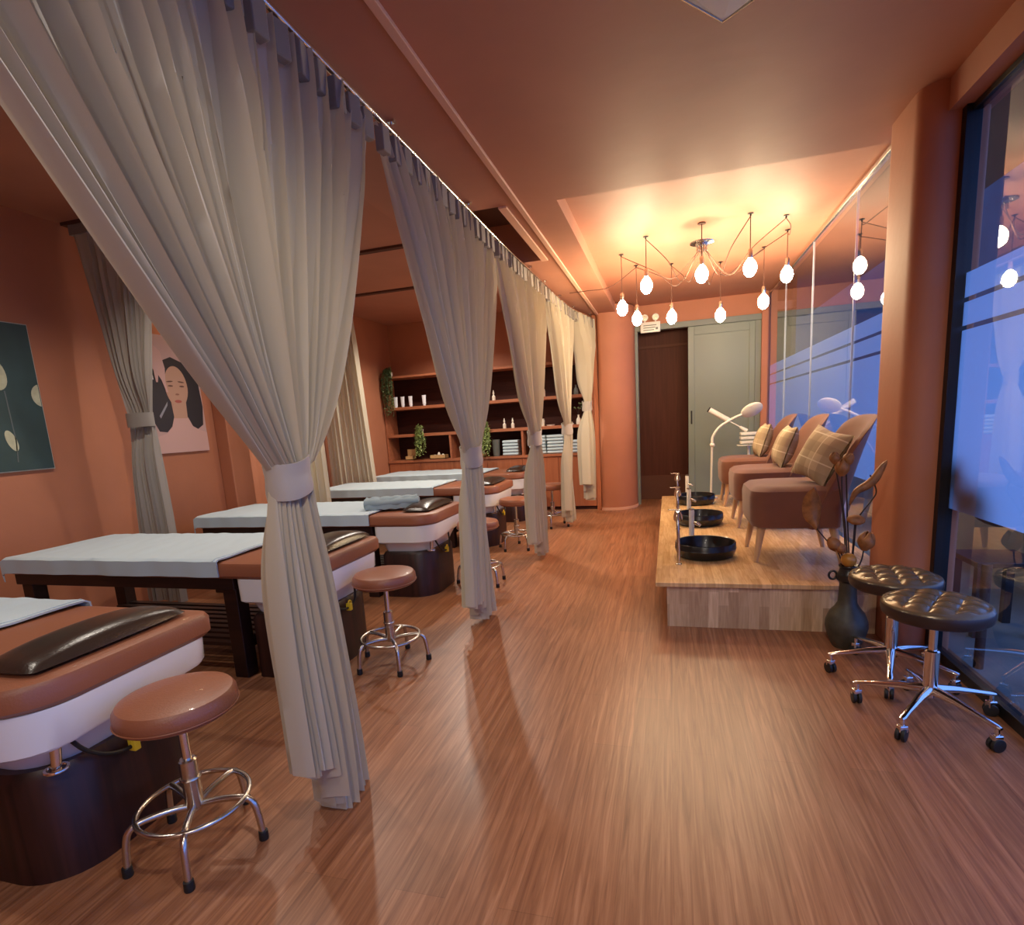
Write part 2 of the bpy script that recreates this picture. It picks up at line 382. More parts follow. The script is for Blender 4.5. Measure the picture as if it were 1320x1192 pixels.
# rounded pier beside the sliding door
b = MB(); rg = [rrect(-.90, -.43, 7.66, YF+.02, .02, z, 10, (.02, .02, .06, .36)) for z in (0, ZL+.1)]
b.loft(rg); struct(b.build('wall_rounded_pier', M['paint']), 'orange wall pier with a rounded corner beside the door', 'wall')
b = MB(); rg = [rrect(-.905, -.422, 7.65, YF+.02, .02, z, 10, (.02, .02, .06, .36)) for z in (0, .035)]
b.loft(rg); struct(b.build('baseboard_far', M['trimpaint']), 'thin skirting round the rounded pier', 'trim')
# column at the glass
b = MB(); rg = [rrect(1.085, 1.34, 3.10, 3.56, .02, z, 10, (.02, .10, .10, .02)) for z in (0, ZL+.02)]
b.loft(rg); struct(b.build('wall_column', M['paint']), 'rounded terracotta column between the glass panels', 'column')
b = MB(); b.box((1.18, YN, 2.47), (XG+.1, 3.2, ZL)); struct(b.build('wall_header', M['ceil'], smooth=False), 'terracotta header above the near window', 'wall')
# trims on the ceiling
b = MB(); b.box((-.90, YN, ZL-.018), (-.865, YF, ZL)); struct(b.build('trim_1', M['trimpaint'], smooth=False, bevel=.003), 'thin pale bead running along the ceiling', 'trim')
b = MB(); b.box((HX1-.055, HY0, ZL-.012), (HX1, HY1, ZL+.05)); struct(b.build('trim_2', M['trimpaint'], smooth=False, bevel=.003), 'pale lip along the ceiling opening', 'trim')
for i, y in enumerate((3.30, 4.80, 6.18)):
    b = MB(); b.box((XL+.02, y-.03, ZB-.02), (-1.72, y+.03, ZB)); struct(b.build('trim_%d' % (i+3), M['darkpaint'], smooth=False), 'dark partition track across the bed ceiling', 'trim')

# windows: panes, film bands, joints
def window(n, y0, y1, ztop, joints, label):
    b = MB(); b.box((XG, y0, .04), (XG+.012, y1, ztop)); w = b.build('window_%d' % n, M['glass'], smooth=False); struct(w, label, 'window')
    b = MB()
    for z0, z1 in ((.74, 1.545), (1.565, 1.665), (1.685, 1.79)):
        cuts = [y0] + sorted(joints) + [y1]
        for a, c in zip(cuts, cuts[1:]): b.box((XG+.0125, a+.004, z0), (XG+.0135, c-.004, z1))
    b.build('frosted_film', M['film'], w, smooth=False)
    b = MB(); b.box((XG-.012, y0, 0), (XG+.03, y1, .05)); b.box((XG-.01, y0, ztop), (XG+.03, y1, ztop+.025))
    b.build('rail_frame', M['blackmetal'] if n == 1 else M['chrome2'], w, smooth=False, bevel=.002)
    if joints:
        b = MB()
        for j in joints: b.box((XG-.001, j-.002, .05), (XG+.014, j+.002, ztop))
        b.build('glass_joint', M['joint'], w, smooth=False)
    return w
w1 = window(1, YN, 3.10, 2.44, [], 'near glass panel with frosted film, right of the column')
b = MB(); b.box((XG-.03, 3.06, 0), (XG+.03, 3.11, 2.47)); b.build('stile', M['blackmetal'], w1, smooth=False, bevel=.002)
w2 = window(2, 3.56, YF-.07, 2.68, [4.63, 5.85, 7.08], 'long glass wall with frosted film behind the armchairs')
# outside
b = MB(); b.box((XG+.1, -6, -.2), (30, 60, -.06)); struct(b.build('ground_outside', M['asphalt'], smooth=False), 'paving outside the glass', 'ground')
b = MB(); b.box((XG+.1, 1.6, 2.9), (2.5, 12, 3.0)); struct(b.build('sky_blocker_slab', M['facade'], smooth=False), 'unseen dark slab added above the glass to block sky light', 'sky_blocker')  # unseen slab added to keep blue sky light out of the room
b = MB(); b.box((9, 15, -.06), (12, 70, 30)); struct(b.build('wall_outside', M['facade'], smooth=False), 'dark facade across the street', 'wall')
b = MB(); b.box((2.3, 3.4, -.06), (2.45, 12, .62)); struct(b.build('wall_garden', M['stone'], smooth=False), 'low plastered wall outside the glass', 'wall')

# door
def door():
    d = thing('door_1', 'sage green sliding door standing half open in its frame', 'door', (0, 0, 0)); d['kind'] = 'structure'
    b = MB(); b.box((-.43, 8.10, 2.38), (1.17, 8.22, 2.455)); b.box((-.43, 8.10, 0), (-.39, 8.22, 2.38)); b.box((1.10, 8.12, 0), (1.17, 8.22, 2.38))
    b.build('door_frame', M['green2'], d, smooth=False, bevel=.004)
    b = MB(); b.box((.265, 8.13, .03), (.345, 8.17, 2.38)); b.box((1.03, 8.13, .03), (1.10, 8.17, 2.38)); b.box((.345, 8.13, 2.27), (1.03, 8.17, 2.38)); b.box((.345, 8.13, .03), (1.03, 8.17, .12))
    b.build('stile_and_rail', M['green'], d, smooth=False, bevel=.004)
    b = MB(); b.box((.345, 8.145, .12), (1.03, 8.16, 2.27)); b.build('door_panel', M['green'], d, smooth=False)
    b = MB(); b.box((.295, 8.124, 1.10), (.315, 8.135, 1.28)); b.build('recessed_handle', M['blackmetal'], d, smooth=False, bevel=.002)
door()
b = MB(); b.box((-1.0, 8.62, 0), (1.6, 8.70, 3.0)); b.box((-1.0, 8.25, 0), (-.95, 8.62, 3)); b.box((1.55, 8.25, 0), (1.6, 8.62, 3)); struct(b.build('wall_corridor', M['brownpanel'], smooth=False), 'brown laminate wall seen through the doorway', 'wall')
b = MB(); b.box((-1.0, 8.25, 2.5), (1.6, 8.62, 2.6)); struct(b.build('ceiling', M['ceil'], smooth=False), 'corridor ceiling beyond the door', 'ceiling')
b = MB(); b.box((-1.0, 8.60, 2.20), (1.6, 8.62, 2.235)); b.box((-.98, 8.612, 0), (1.55, 8.62, .36)); struct(b.build('baseboard_corridor', M['darkpaint'], smooth=False), 'dark plinth and rail of the corridor wall', 'trim')

# ------------------------------------------------------------------ curtains
def curtain_piece(a0, a1, t0, t1, zt, ztie, b0, b1, hem, nf, amp, seed, pl=1.0, pr=.62, off=lambda a: 0, steps=96, nu_per=14, tied=True):
    """returns fn(u,v)->(a,b,z): a along the rail, b away from it"""
    rr = random.Random(seed); ph = [rr.uniform(-.5, .5) for _ in range(nf+3)]; am = [rr.uniform(.6, 1.3) for _ in range(nf+3)]; jit = [rr.uniform(-.25, .25) for _ in range(nf+3)]
    def lerp(L, x):
        i = int(x); f = x-i; f = f*f*(3-2*f); return L[i]*(1-f)+L[i+1]*f
    def fn(u, v):
        x = u*nf; A = lerp(am, x); p = lerp(ph, x)
        z1 = hem(u)
        if tied:
            vt = .56
            if v < vt:
                s = 1-v/vt; z = ztie + (zt-ztie)*s; pw = pl + (pr-pl)*u
                a = (t0+(t1-t0)*u) + ((a0+(a1-a0)*u)-(t0+(t1-t0)*u))*(s**pw)
                wk = s
            else:
                s = (v-vt)/(1-vt); z = ztie + (z1-ztie)*s
                e = s**.75
                a = (t0+(t1-t0)*u)*(1-e)+(b0+(b1-b0)*u)*e; wk = s*.8
        else:
            s = v; z = zt+(z1-zt)*v; a = (a0+(a1-a0)*u)*(1-s)+(b0+(b1-b0)*u)*s; wk = .7
        th = 2*PI*(x + lerp(jit, x)*min(1, (zt-z)*2))+p*(1+.8*v)
        if tied:
            near = math.exp(-((z-ztie)/.22)**2)
            amplitude = amp*A*(1-.62*near)*(.55+.45*min(1, (zt-z)*3))
            q = .022*(1+ .6*wk)
            round_ = .045*near*math.sqrt(max(0, 1-(2*u-1)**2))
        else:
            amplitude = amp*A; q = .012; round_ = 0
        bb = amplitude*math.sin(th) + .38*amplitude*math.sin(2.3*th+1.7+2*v) + .13*amplitude*math.sin(5.1*th+.6*v) + round_
        if tied and v >= .56: bb += .05*(1-s)*(0) + .012*math.sin(5*u+3*s+seed)
        a += q*math.cos(th)*.45*(1-.5*(near if tied else 0))
        return a, bb + off(a), z
    return fn
def rail_x(y):
    P_ = [(-3, -1.17), (4.5, -1.17), (6.3, -1.13), (7.0, -1.09), (7.74, -.945)]
    for (ya, xa), (yb, xb) in zip(P_, P_[1:]):
        if y <= yb: return xa + (xb-xa)*(y-ya)/(yb-ya)
    return -.945
def aisle_curtain(y0, y1, t0, t1, ztie, b0, b1, lo, hi, nf, seed, label, amp=.034, cut=.45, band=(.055, .12), pr=.62, push=0):
    root = thing('tied_curtain', label, 'curtain', (rail_x((t0+t1)/2), (t0+t1)/2, lo), 0, 'tied sheer curtains along the aisle')
    ox, oy, oz = root.location
    hem = lambda u: lo + (hi-lo)*(1-smooth(cut-.12, cut+.08, u)) + .012*math.sin(u*nf*2.3)
    fn = curtain_piece(y0, y1, t0, t1, 2.535, ztie, b0, b1, hem, nf, amp*1.25, seed, 1.0, pr)
    def P3(u, v):
        a, bb, z = fn(u, v); k = 1-smooth(0, .8, (2.535-z))
        xr = rail_x(a)*k + rail_x((t0+t1)/2)*(1-k)
        return (xr+bb-ox+push*smooth(ztie, 0, z) if z < ztie else xr+bb-ox, a-oy, z-oz)
    b = MB(); b.grid(P3, nf*16, 84); b.build('drape', M['curtain'], root, solid=0)
    # heading: a box pleat tab at each fold
    b = MB(); n = max(6, int((y1-y0)/.105))
    for i in range(n):
        yc = y0 + (y1-y0)*(i+.5)/n; x = rail_x(yc); w = .030; d = .018+.006*R.random()
        h = .105
        rot = Matrix.Rotation(R.uniform(-.3, .3), 3, 'Z')
        b.box((x-.006-ox, yc-w-oy, 2.53-h-oz), (x+d+.012-ox, yc+w-oy, 2.53-oz), rot)
    b.build('heading_pleats', M['tape'], root, smooth=False, bevel=.005)
    # band round the waist
    yc, hw = (t0+t1)/2, (t1-t0)/2+.012; xx = rail_x(yc)+.02; rings = []
    for k in range(7):
        z = -band[0] + (band[1])*k/6; tl = .16
        rings.append([(xx+(band_r)*math.cos(t)-ox, yc+hw*math.sin(t)-oy, ztie+z+tl*(hw*math.sin(t))+.003*math.sin(3*t+k)-oz) for t in [2*PI*j/40 for j in range(40)] for band_r in [.060+.003*math.sin(k*1.3)]])
    b = MB(); b.loft(rings, cap0=False, cap1=False); b.build('tieback_band', M['band'], root, solid=.006)
    return root
aisle_curtain(.40, 2.31, 1.43, 1.56, 1.15, 1.34, 1.64, .0, .20, 21, 3, 'nearest tied greige curtain, sweeping in from the top of the photo', amp=.040, cut=.36, band=(.07, .11), push=.045)
aisle_curtain(2.34, 3.97, 3.12, 3.28, 1.08, 2.98, 3.42, .04, .19, 22, 5, 'greige tied curtain second from the camera, beside the bed with the rolled towel', cut=.5)
aisle_curtain(4.0, 5.62, 4.79, 4.94, 1.12, 4.66, 5.12, .04, .20, 21, 9, 'cream tied curtain in the middle of the row of five', cut=.5)
aisle_curtain(5.66, 6.98, 6.28, 6.42, 1.16, 6.18, 6.55, .08, .24, 17, 12, 'cream tied curtain in front of the stacked towels, fourth from the camera', cut=.5)
aisle_curtain(7.02, 7.70, 7.27, 7.38, 1.42, 7.16, 7.50, .20, .42, 12, 15, 'farthest and smallest tied curtain, next to the round-cornered orange pier', amp=.05, cut=.5, pr=.42)
# curtain rail with brackets
rl = thing('curtain_rail', 'pale metal curtain rail running along the ceiling above the tied curtains', 'curtain rail', (-1.16, 0, 2.556))
b = MB(); b.tube([(rail_x(y)+.0+1.17, y, 0) for y in (-2, 0, 2, 4.5, 5.4, 6.3, 6.7, 7.0, 7.4, 7.72)], .014, 10); b.build('rail', M['chrome'], rl)
for y in (-1, .6, 1.5, 2.5, 3.5, 5.05, 5.6, 6.3, 7.0, 7.6):
    b = MB(); b.rod((rail_x(y)+1.17, y, .0), (rail_x(y)+1.17, y, .04), .006); b.box((rail_x(y)+1.15, y-.012, .034), (rail_x(y)+1.19, y+.012, .044)); b.build('bracket', M['chrome'], rl, smooth=False)
# partition curtains by the left wall
def part_curtain(y, x0, x1, bx0, bx1, label, nf, seed, tie=None, zb=.06, mat='curtain2'):
    root = thing('partition_curtain', label, 'curtain', ((x0+x1)/2, y, zb), 0, 'partition curtains by the left wall')
    ox, oy, oz = root.location
    hem = lambda u: zb + .01*math.sin(u*20)
    if tie: fn = curtain_piece(x0, x1, tie[0], tie[1], 2.80, tie[2], bx0, bx1, hem, nf, .03, seed, 1.0, 1.0)
    else: fn = curtain_piece(x0, x1, 0, 0, 2.80, 0, bx0, bx1, hem, nf, .035, seed, tied=False)
    b = MB(); b.grid(lambda u, v: (fn(u, v)[0]-ox, fn(u, v)[1], fn(u, v)[2]-oz), nf*12, 50); b.build('drape', M[mat], root)
    b = MB(); b.box((x0-ox, -.02, 2.76-oz), (x1-ox, .02, 2.83-oz)); b.build('heading', M['tape'], root, smooth=False, bevel=.004)
    if tie:
        yc, hw = (tie[0]+tie[1])/2, (tie[1]-tie[0])/2+.012
        b = MB(); b.loft([[(yc+hw*math.cos(t)-ox, .055*math.sin(t)+.01, tie[2]+dz-oz) for t in [2*PI*j/30 for j in range(30)]] for dz in (-.07, -.02, .03)], cap0=False, cap1=False)
        b.build('tieback_band', M['curtain2'], root, solid=.006)
part_curtain(3.30, -4.08, -3.36, -3.96, -3.60, 'grey tied curtain hanging beside the teal picture on the left wall', 9, 21, (-3.86, -3.66, 1.47))
part_curtain(4.80, -3.90, -3.26, -3.94, -3.22, 'greige gathered curtain behind the nearest aisle curtain waist', 10, 22, mat='curtain')
part_curtain(6.18, -4.12, -3.60, -4.12, -3.46, 'greige gathered curtain standing left of the shelving, by the far beds', 10, 23, mat='curtain')

# ------------------------------------------------------------------ massage beds
ZP = .645
def make_bed():
    """local: head end x=0, foot x=-L, y centred, z 0 floor"""
    L, W = 2.10, .70
    t = thing('massage_bed', '', 'massage bed', (0, 0, 0), 0, 'massage beds with wash basins')
    def outline(z, i=0, x0=-L):
        return rrect(x0+i, 0-i, -W/2+i, W/2-i, .05, z, 5, (.06, .03, .03, .17))
    b = MB(); b.loft([outline(ZP-.085, .012), outline(ZP-.07, .0), outline(ZP-.022, 0), outline(ZP-.006, .008), outline(ZP, .03)]); b.build('padded_top', M['tan'], t)
    b = MB(); x1 = -.50
    b.box((-L+.03, -W/2+.02, ZP-.15), (x1, W/2-.02, ZP-.087)); b.build('frame', M['frame'], t, smooth=False, bevel=.004)
    for x in (-L+.05, x1-.09):
        for s in (-1, 1):
            b = MB(); yy = s*(W/2-.075); b.box((x, yy-.04, 0), (x+.085, yy+.04, ZP-.15)); b.build('leg', M['frame'], t, smooth=False, bevel=.004)
    b = MB()
    for i in range(9):
        y = -W/2+.07+i*(W-.14)/8; b.box((-L+.1, y-.022, .17), (x1-.05, y+.022, .19))
    b.box((-L+.1, -W/2+.06, .13), (-L+.14, W/2-.06, .17)); b.box((x1-.09, -W/2+.06, .13), (x1-.05, W/2-.06, .17))
    b.build('slatted_shelf', M['frame'], t, smooth=False, bevel=.002)
    # wash basin: upper lip follows the pad, bowl steps in below
    def ring(z, x0, x1, w, r): return rrect(x0, x1, -w/2, w/2, r, z, 8, (r*.6, .05, .05, r))
    def lip(z, i, dz):
        return [(x, y, z - dz*(1-smooth(-.30, .02, y))) for x, y, _ in ring(z, -.49+i, -.012-i*.5, .68-2*i, .17)]
    b = MB(); b.loft([ring(.352, -.45, -.095, .50, .14), ring(.40, -.46, -.075, .545, .15), lip(.455, .055, .025), lip(.462, .012, .035), lip(.475, .002, .038), ring(ZP-.10, -.49, -.010, .68, .17), ring(ZP-.087, -.49, -.012, .68, .17)])
    b.build('wash_basin', M['ceramic'], t)
    b = MB(); b.loft([rrect(-.46, -.06, -.29, .29, .02, z, 8, (.17, .03, .03, .17)) for z in (.0, .325)] + [rrect(-.445, -.075, -.275, .275, .02, .352, 8, (.16, .03, .03, .16))]); b.build('pedestal', M['drum'], t)
    b = MB(); b.rod((-.075, -.225, .355), (-.070, -.215, .46), .013, .016); b.tube([(-.075+.028*math.cos(a), -.225+.028*math.sin(a), .357) for a in [2*PI*i/16 for i in range(16)]], .005, 8, True); b.build('drain_handle', M['chrome'], t)
    b = MB(); hp = bez([(-.065, -.20, .46), (-.045, -.16, .38), (-.040, -.09, .325), (-.038, -.01, .312), (-.038, .05, .345), (-.06, .09, .45)], 8); b.tube(hp, .0065, 8); h = b.build('hose', M['rubber'], t)
    b = MB(); b.box((-.05, -.03, .295), (-.022, -.008, .335)); b.tube([(-.034, -.015+.014*math.cos(a), .335+.014*math.sin(a)) for a in [2*PI*i/12 for i in range(12)]], .005, 6, True); b.build('clip', M['yellow'], h, bevel=.004)
    return t
bed0 = make_bed()
BEDS = [(-1.64, 1.27, 'massage bed nearest the camera, cut by the left edge, dark pillow at its head'),
        (-1.68, 2.62, 'massage bed behind the nearest one, its head hidden by the nearest curtain'),
        (-1.66, 4.01, 'massage bed carrying the rolled towel beside its pillow'),
        (-1.68, 5.68, 'fourth massage bed from the camera, basin seen right of the second curtain'),
        (-1.74, 7.12, 'massage bed farthest away, right in front of the shelving')]
for i, (x, y, lb) in enumerate(BEDS):
    if i == 0: bed0.location = (x, y, 0); bed0['label'] = lb
    else: copy_tree(bed0, (x, y, 0), 0, lb)
def bed_towel(bx, by, x0, x1, label, seed, sag=.07, sk=0):
    rr = random.Random(seed); W = .70; t = thing('bed_towel', label, 'towel', (bx+(x0+x1)/2, by, ZP), 0, 'pale blue towels spread on the beds')
    cx = (x0+x1)/2; th = .012; p1, p2, p3 = rr.uniform(0, 6), rr.uniform(0, 6), rr.uniform(0, 6)
    def fn(u, v):
        a = (v-.5)*(W+2*sag+.04); x = x0+(x1-x0)*u
        half = W/2+.004
        if abs(a) <= half: y, z = a, th
        else: y = math.copysign(half+.004+.003*math.sin(9*x+p1), a); z = th-(abs(a)-half)
        wob = .0035*math.sin(13*x+p1+3*a)*math.sin(9*a+p2)+.0025*math.sin(31*x+7*a+p3)
        e = sk*(a/W)*u
        # the far end turns down over the foot
        if x < -2.10: z -= (-2.10-x)*.9; x = -2.10-.012-(0.02*(-2.10-x))
        if abs(a) > half: y += wob*1.2*(1 if a > 0 else -1)
        return (x-cx+e, y, z+max(0, abs(wob)) if abs(a) <= half else z)
    b = MB(); b.grid(fn, 70, 44); b.build('terry_cloth', M['towel'], t, solid=.008)
    b = MB(); b.grid(lambda u, v: tuple(Vector(fn(1-.006*u-.012, v))+Vector((0, 0, .005))), 3, 44); b.build('hem_band', M['towel'], t, solid=.004)
bed_towel(-1.64, 1.27, -2.16, -.66, 'pale blue towel on the nearest massage bed, at the left edge of the photo', 1, sk=.06)
bed_towel(-1.68, 2.62, -2.16, -.56, 'pale blue towel spread over the long bed below the two wall pictures', 2, sk=.0)
bed_towel(-1.66, 4.01, -2.16, -.50, 'pale blue towel spread on the bed that carries the rolled towel', 3)
bed_towel(-1.68, 5.68, -2.16, -.68, 'crumpled pale blue towel on the fourth bed from the camera', 4)
bed_towel(-1.74, 7.12, -2.16, -.55, 'pale blue towel on the farthest bed, below the shelving', 5)
# towels tucked: pillows
def make_pillow():
    def prof(u, v):
        a, c = 2*u-1, 2*v-1
        hx = (1-abs(a)**3.2)**.5 if abs(a) < 1 else 0; hy = (1-abs(c)**3.2)**.5 if abs(c) < 1 else 0
        return a, c, hx*hy
    b = MB(); Lp, Wp, H = .27, .115, .050
    def top(u, v): a, c, h = prof(u, v); return (c*Wp*(1-.06*abs(a)**4), a*Lp*(1-.06*abs(c)**4), .012+H*h*(.86+.14*math.cos(2*a)))
    def bot(u, v): a, c, h = prof(1-u, v); return (c*Wp*(1-.06*abs(a)**4), a*Lp*(1-.06*abs(c)**4), .012-.011*h)
    b.grid(top, 28, 20); b.grid(bot, 28, 20)
    return b.build('leather_pillow', M['darkleather'])
p0 = make_pillow(); tag(p0, '', 'pillow', 'dark leather pillows on the beds')
PL = [(-.17, .02, 0, 'dark brown leather pillow at the head of the nearest massage bed'), (-.16, .05, 0, 'dark leather pillow showing right of the nearest curtain'),
      (-.18, .03, 0, 'dark leather pillow right of the rolled towel'), (-.17, 0, 0, 'dark leather pillow on the fourth bed, right of the second curtain'),
      (-.17, 0, 0, 'dark leather pillow on the farthest bed, left of the third curtain')]
for i, ((bx, by, _), (dx, dy, rz, lb)) in enumerate(zip(BEDS, PL)):
    p = p0 if i == 0 else p0.copy()
    if i: COL.objects.link(p)
    p.location = (bx+dx, by+dy, ZP+.001); p['label'] = lb
# rolled towel
t = thing('rolled_towel', 'grey-blue rolled towel lying beside the dark pillow', 'towel', (-2.10, 3.93, ZP+.014), .35)
def roll(u, v):
    an = v*2*PI; r = .042*(1+.06*math.sin(3*an+8*u)); x = (u-.5)*.42
    return (x, .075*math.cos(an)*(1+.04*math.sin(9*x*5)), .045+r*math.sin(an)*(1+.08*math.sin(12*u)))
b = MB(); b.grid(roll, 26, 30); 
for e in (0, 1):
    b.add([roll(e, k/30) for k in range(30)], [tuple(range(30)) if e else tuple(reversed(range(30)))])
b.build('roll', M['towel2'], t)
b = MB(); b.grid(lambda u, v: ((u-.5)*.40, .09-.17*v, .006+.085*math.sin(PI*min(1, v*1.0))**.6+.004*math.sin(30*u+6*v)), 24, 14); b.build('loose_flap', M['towel2'], t, solid=.01)

# ------------------------------------------------------------------ brown stools
def make_stool():
    t = thing('round_stool', '', 'stool', (0,0,0), 0, 'tan stools at the bed heads')
    b = MB(); b.lathe([(.001, .450), (.150, .450), (.163, .458), (.168, .475), (.166, .500), (.156, .514), (.13, .521), (.001, .522)], 48); b.build('seat', M['tan'], t)
    b = MB(); b.tube([(.1685*math.cos(2*PI*i/48), .1685*math.sin(2*PI*i/48), .468) for i in range(48)], .0025, 6, True); b.build('piping', M['tan'], t)
    b = MB(); b.rod((0,0,.25), (0,0,.450), .0135, None, 18); b.build('gas_rod', M['chrome'], t)
    b = MB(); b.lathe([(.024, .13), (.026, .14), (.026, .295), (.021, .30), (.001, .30)], 20); b.tube([(.027*math.cos(2*PI*i/20), .027*math.sin(2*PI*i/20), .235) for i in range(20)], .004, 6, True); b.build('column', M['chrome2'], t)
    b = MB(); b.tube([(.158*math.cos(2*PI*i/56), .158*math.sin(2*PI*i/56), .152) for i in range(56)], .0085, 10, True); b.build('foot_ring', M['chrome2'], t)
    for k in range(5):
        a = 2*PI*k/5+.3; c, s = math.cos(a), math.sin(a)
        pts = bez([(.018*c, .018*s, .140), (.07*c, .07*s, .150), (.145*c, .145*s, .152), (.178*c, .178*s, .134), (.190*c, .190*s, .09), (.197*c, .197*s, .012)], 6)
        b = MB(); b.tube(pts, .0105, 10); l = b.build('leg', M['chrome2'], t)
        b = MB(); b.lathe([(.014, 0), (.015, .004), (.014, .03), (.001, .031)], 14, (.197*c, .197*s, 0)); b.build('rubber_foot', M['rubber'], l)
    return t
s0 = make_stool()
ST = [(-1.45, 1.235, 0, 'tan round stool nearest the camera, beside the nearest bed'), (-1.48, 2.60, .05, 'tan round stool standing between the first and second tied curtains'),
      (-1.47, 4.12, .4, 'tan round stool mostly hidden behind the second tied curtain'), (-1.50, 5.38, .2, 'tan round stool left of the third tied curtain'),
      (-1.36, 6.55, .7, 'farthest tan round stool, between the third and fourth curtains')]
for i, (x, y, r, lb) in enumerate(ST):
    if i == 0: s0.location = (x, y, 0); s0['label'] = lb
    else: copy_tree(s0, (x, y, 0), r, lb)

# ------------------------------------------------------------------ tufted rolling stools
def make_tufted():
    t = thing('tufted_stool', '', 'stool', (0,0,0), 0, 'bronze tufted rolling stools')
    Rr = .178; k = PI/.078
    def h(x, y):
        r = math.hypot(x, y)/Rr; edge = max(0, 1-r**6)**.5
        tu = (abs(math.sin(k*(x+y)/1.414)*math.sin(k*(x-y)/1.414)))**.45
        fade = 1-smooth(.80, .98, r)
        return .474 + edge*(.012+.016*(tu*fade+(1-fade)*.5))
    b = MB(); ns, nr = 96, 40
    vs = [(0, 0, h(0, 0))]
    for i in range(1, nr+1):
        r = Rr*(i/nr)**.9
        for j in range(ns):
            a = 2*PI*j/ns; vs.append((r*math.cos(a), r*math.sin(a), h(r*math.cos(a), r*math.sin(a))))
    fs = [(0, 1+j, 1+(j+1) % ns) for j in range(ns)]
    for i in range(nr-1):
        for j in range(ns): fs.append((1+i*ns+j, 1+(i+1)*ns+j, 1+(i+1)*ns+(j+1) % ns, 1+i*ns+(j+1) % ns))
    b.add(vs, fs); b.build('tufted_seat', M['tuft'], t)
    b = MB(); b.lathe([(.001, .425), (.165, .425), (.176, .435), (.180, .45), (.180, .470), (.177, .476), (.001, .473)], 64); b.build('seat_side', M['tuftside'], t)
    b = MB(); b.rod((0,0,.24), (0,0,.425), .0145, None, 20); b.build('gas_rod', M['chrome'], t)
    b = MB(); b.lathe([(.001, .10), (.030, .10), (.030, .12), (.025, .125), (.025, .285), (.020, .29), (.001, .29)], 24); b.build('column', M['chrome'], t)
    for i in range(5):
        a = 2*PI*i/5; c, s = math.cos(a), math.sin(a); d = Vector((c, s, 0)); n = Vector((-s, c, 0))
        rings = []
        for q, w_, h_, z in ((.012, .022, .020, .125), (.10, .017, .014, .118), (.20, .012, .009, .100), (.245, .013, .008, .092), (.258, .008, .005, .090)):
            cc = d*q+Vector((0, 0, z)); rings.append([cc+n*w_*math.cos(t_)+Vector((0, 0, 1))*h_*math.sin(t_) for t_ in [2*PI*j/14 for j in range(14)]])
        b = MB(); b.loft(rings); l = b.build('base_arm', M['chrome'], t)
        cc = d*.245; b = MB(); b.rod(cc+Vector((0,0,.05)), cc+Vector((0,0,.09)), .008)
        b.box(tuple(cc+Vector((-.016, -.013, .035))), tuple(cc+Vector((.016, .013, .062)))); b.build('castor_fork', M['chrome'], l, bevel=.004)
        ax = Vector((math.cos(a*2+1), math.sin(a*2+1), 0)); b = MB(); wc = cc+Vector((0, 0, .025))
        for o_ in (-.010, .010): b.rod(wc+ax*(o_-.0065), wc+ax*(o_+.0065), .025, None, 22)
        b.build('castor_wheel', M['rubber'], l, bevel=.002)
    return t
t0_ = make_tufted(); t0_.location = (.985, 2.41, 0); t0_.rotation_euler = (0,0,.25); t0_['label'] = 'bronze tufted rolling stool in front, nearer the camera'
copy_tree(t0_, (.975, 2.79, 0), .62, 'bronze tufted rolling stool behind, touching the orange column')

# ------------------------------------------------------------------ platform, basins, taps, armchairs
pf = thing('foot_spa_platform', 'pale wooden platform carrying the armchairs and black basins', 'platform', (.6, 5.1, 0))
def prism(x0, x1, y0, y1, z0, z1):
    o = [(x0, y0), (1.08, y0), (1.08, 3.57), (x1, 3.57), (x1, y1), (x0, y1)]
    return MB().loft([[(x-.6, y-5.1, z) for x, y in o] for z in (z0, z1)])
b = prism(-.02, 1.24, 3.32, 6.93, 0, .252); b.build('platform_body', M['platface'], pf, smooth=False)
b = prism(-.085, 1.24, 3.295, 6.96, .252, .278); b.build('platform_top', M['platwood'], pf, smooth=False, bevel=.003)
ZT = .279
def make_basin():
    b = MB(); b.lathe([(.001, 0), (.165, 0), (.182, .008), (.197, .04), (.203, .062), (.200, .068), (.199, .098), (.195, .103), (.189, .100), (.180, .06), (.165, .022), (.12, .012), (.001, .010)], 56)
    return b.build('foot_basin', M['black'])
fb = make_basin(); BY = [3.97, 5.14, 6.32]
for i, y in enumerate(BY):
    o = fb if i == 0 else fb.copy()
    if i: COL.objects.link(o)
    o.location = (.235+.02*i, y, ZT)
    tag(o, ['round black foot basin at the near edge of the platform', 'middle round black foot basin of the three', 'farthest round black foot basin, by the white lamp pole'][i], 'basin', 'black foot basins on the platform')
def make_spout():
    t = thing('basin_spout', '', 'tap', (0,0,0), 0, 'chrome spouts beside the foot basins')
    b = MB(); b.lathe([(.001, 0), (.022, 0), (.022, .004), (.010, .007), (.001, .008)], 20); b.build('flange', M['chrome2'], t)
    b = MB(); b.tube(bez([(0,0,.004), (0,0,.12), (-.002, .0, .24), (-.004, .03, .31), (-.002, .075, .335)], 8), .0105, 12); b.build('pipe', M['chrome2'], t)
    b = MB(); b.tube([(-.002, .05, .345), (-.002, .075, .335), (-.001, .105, .30), (0, .115, .285)], [.010, .020, .030, .031], 18); b.build('spray_head', M['chrome2'], t)
    b = MB(); b.box((-.065, .045, .352), (.02, .065, .358)); b.rod((-.002, .055, .34), (-.002, .055, .353), .006); b.build('lever', M['chrome2'], t, smooth=False, bevel=.002)
    return t
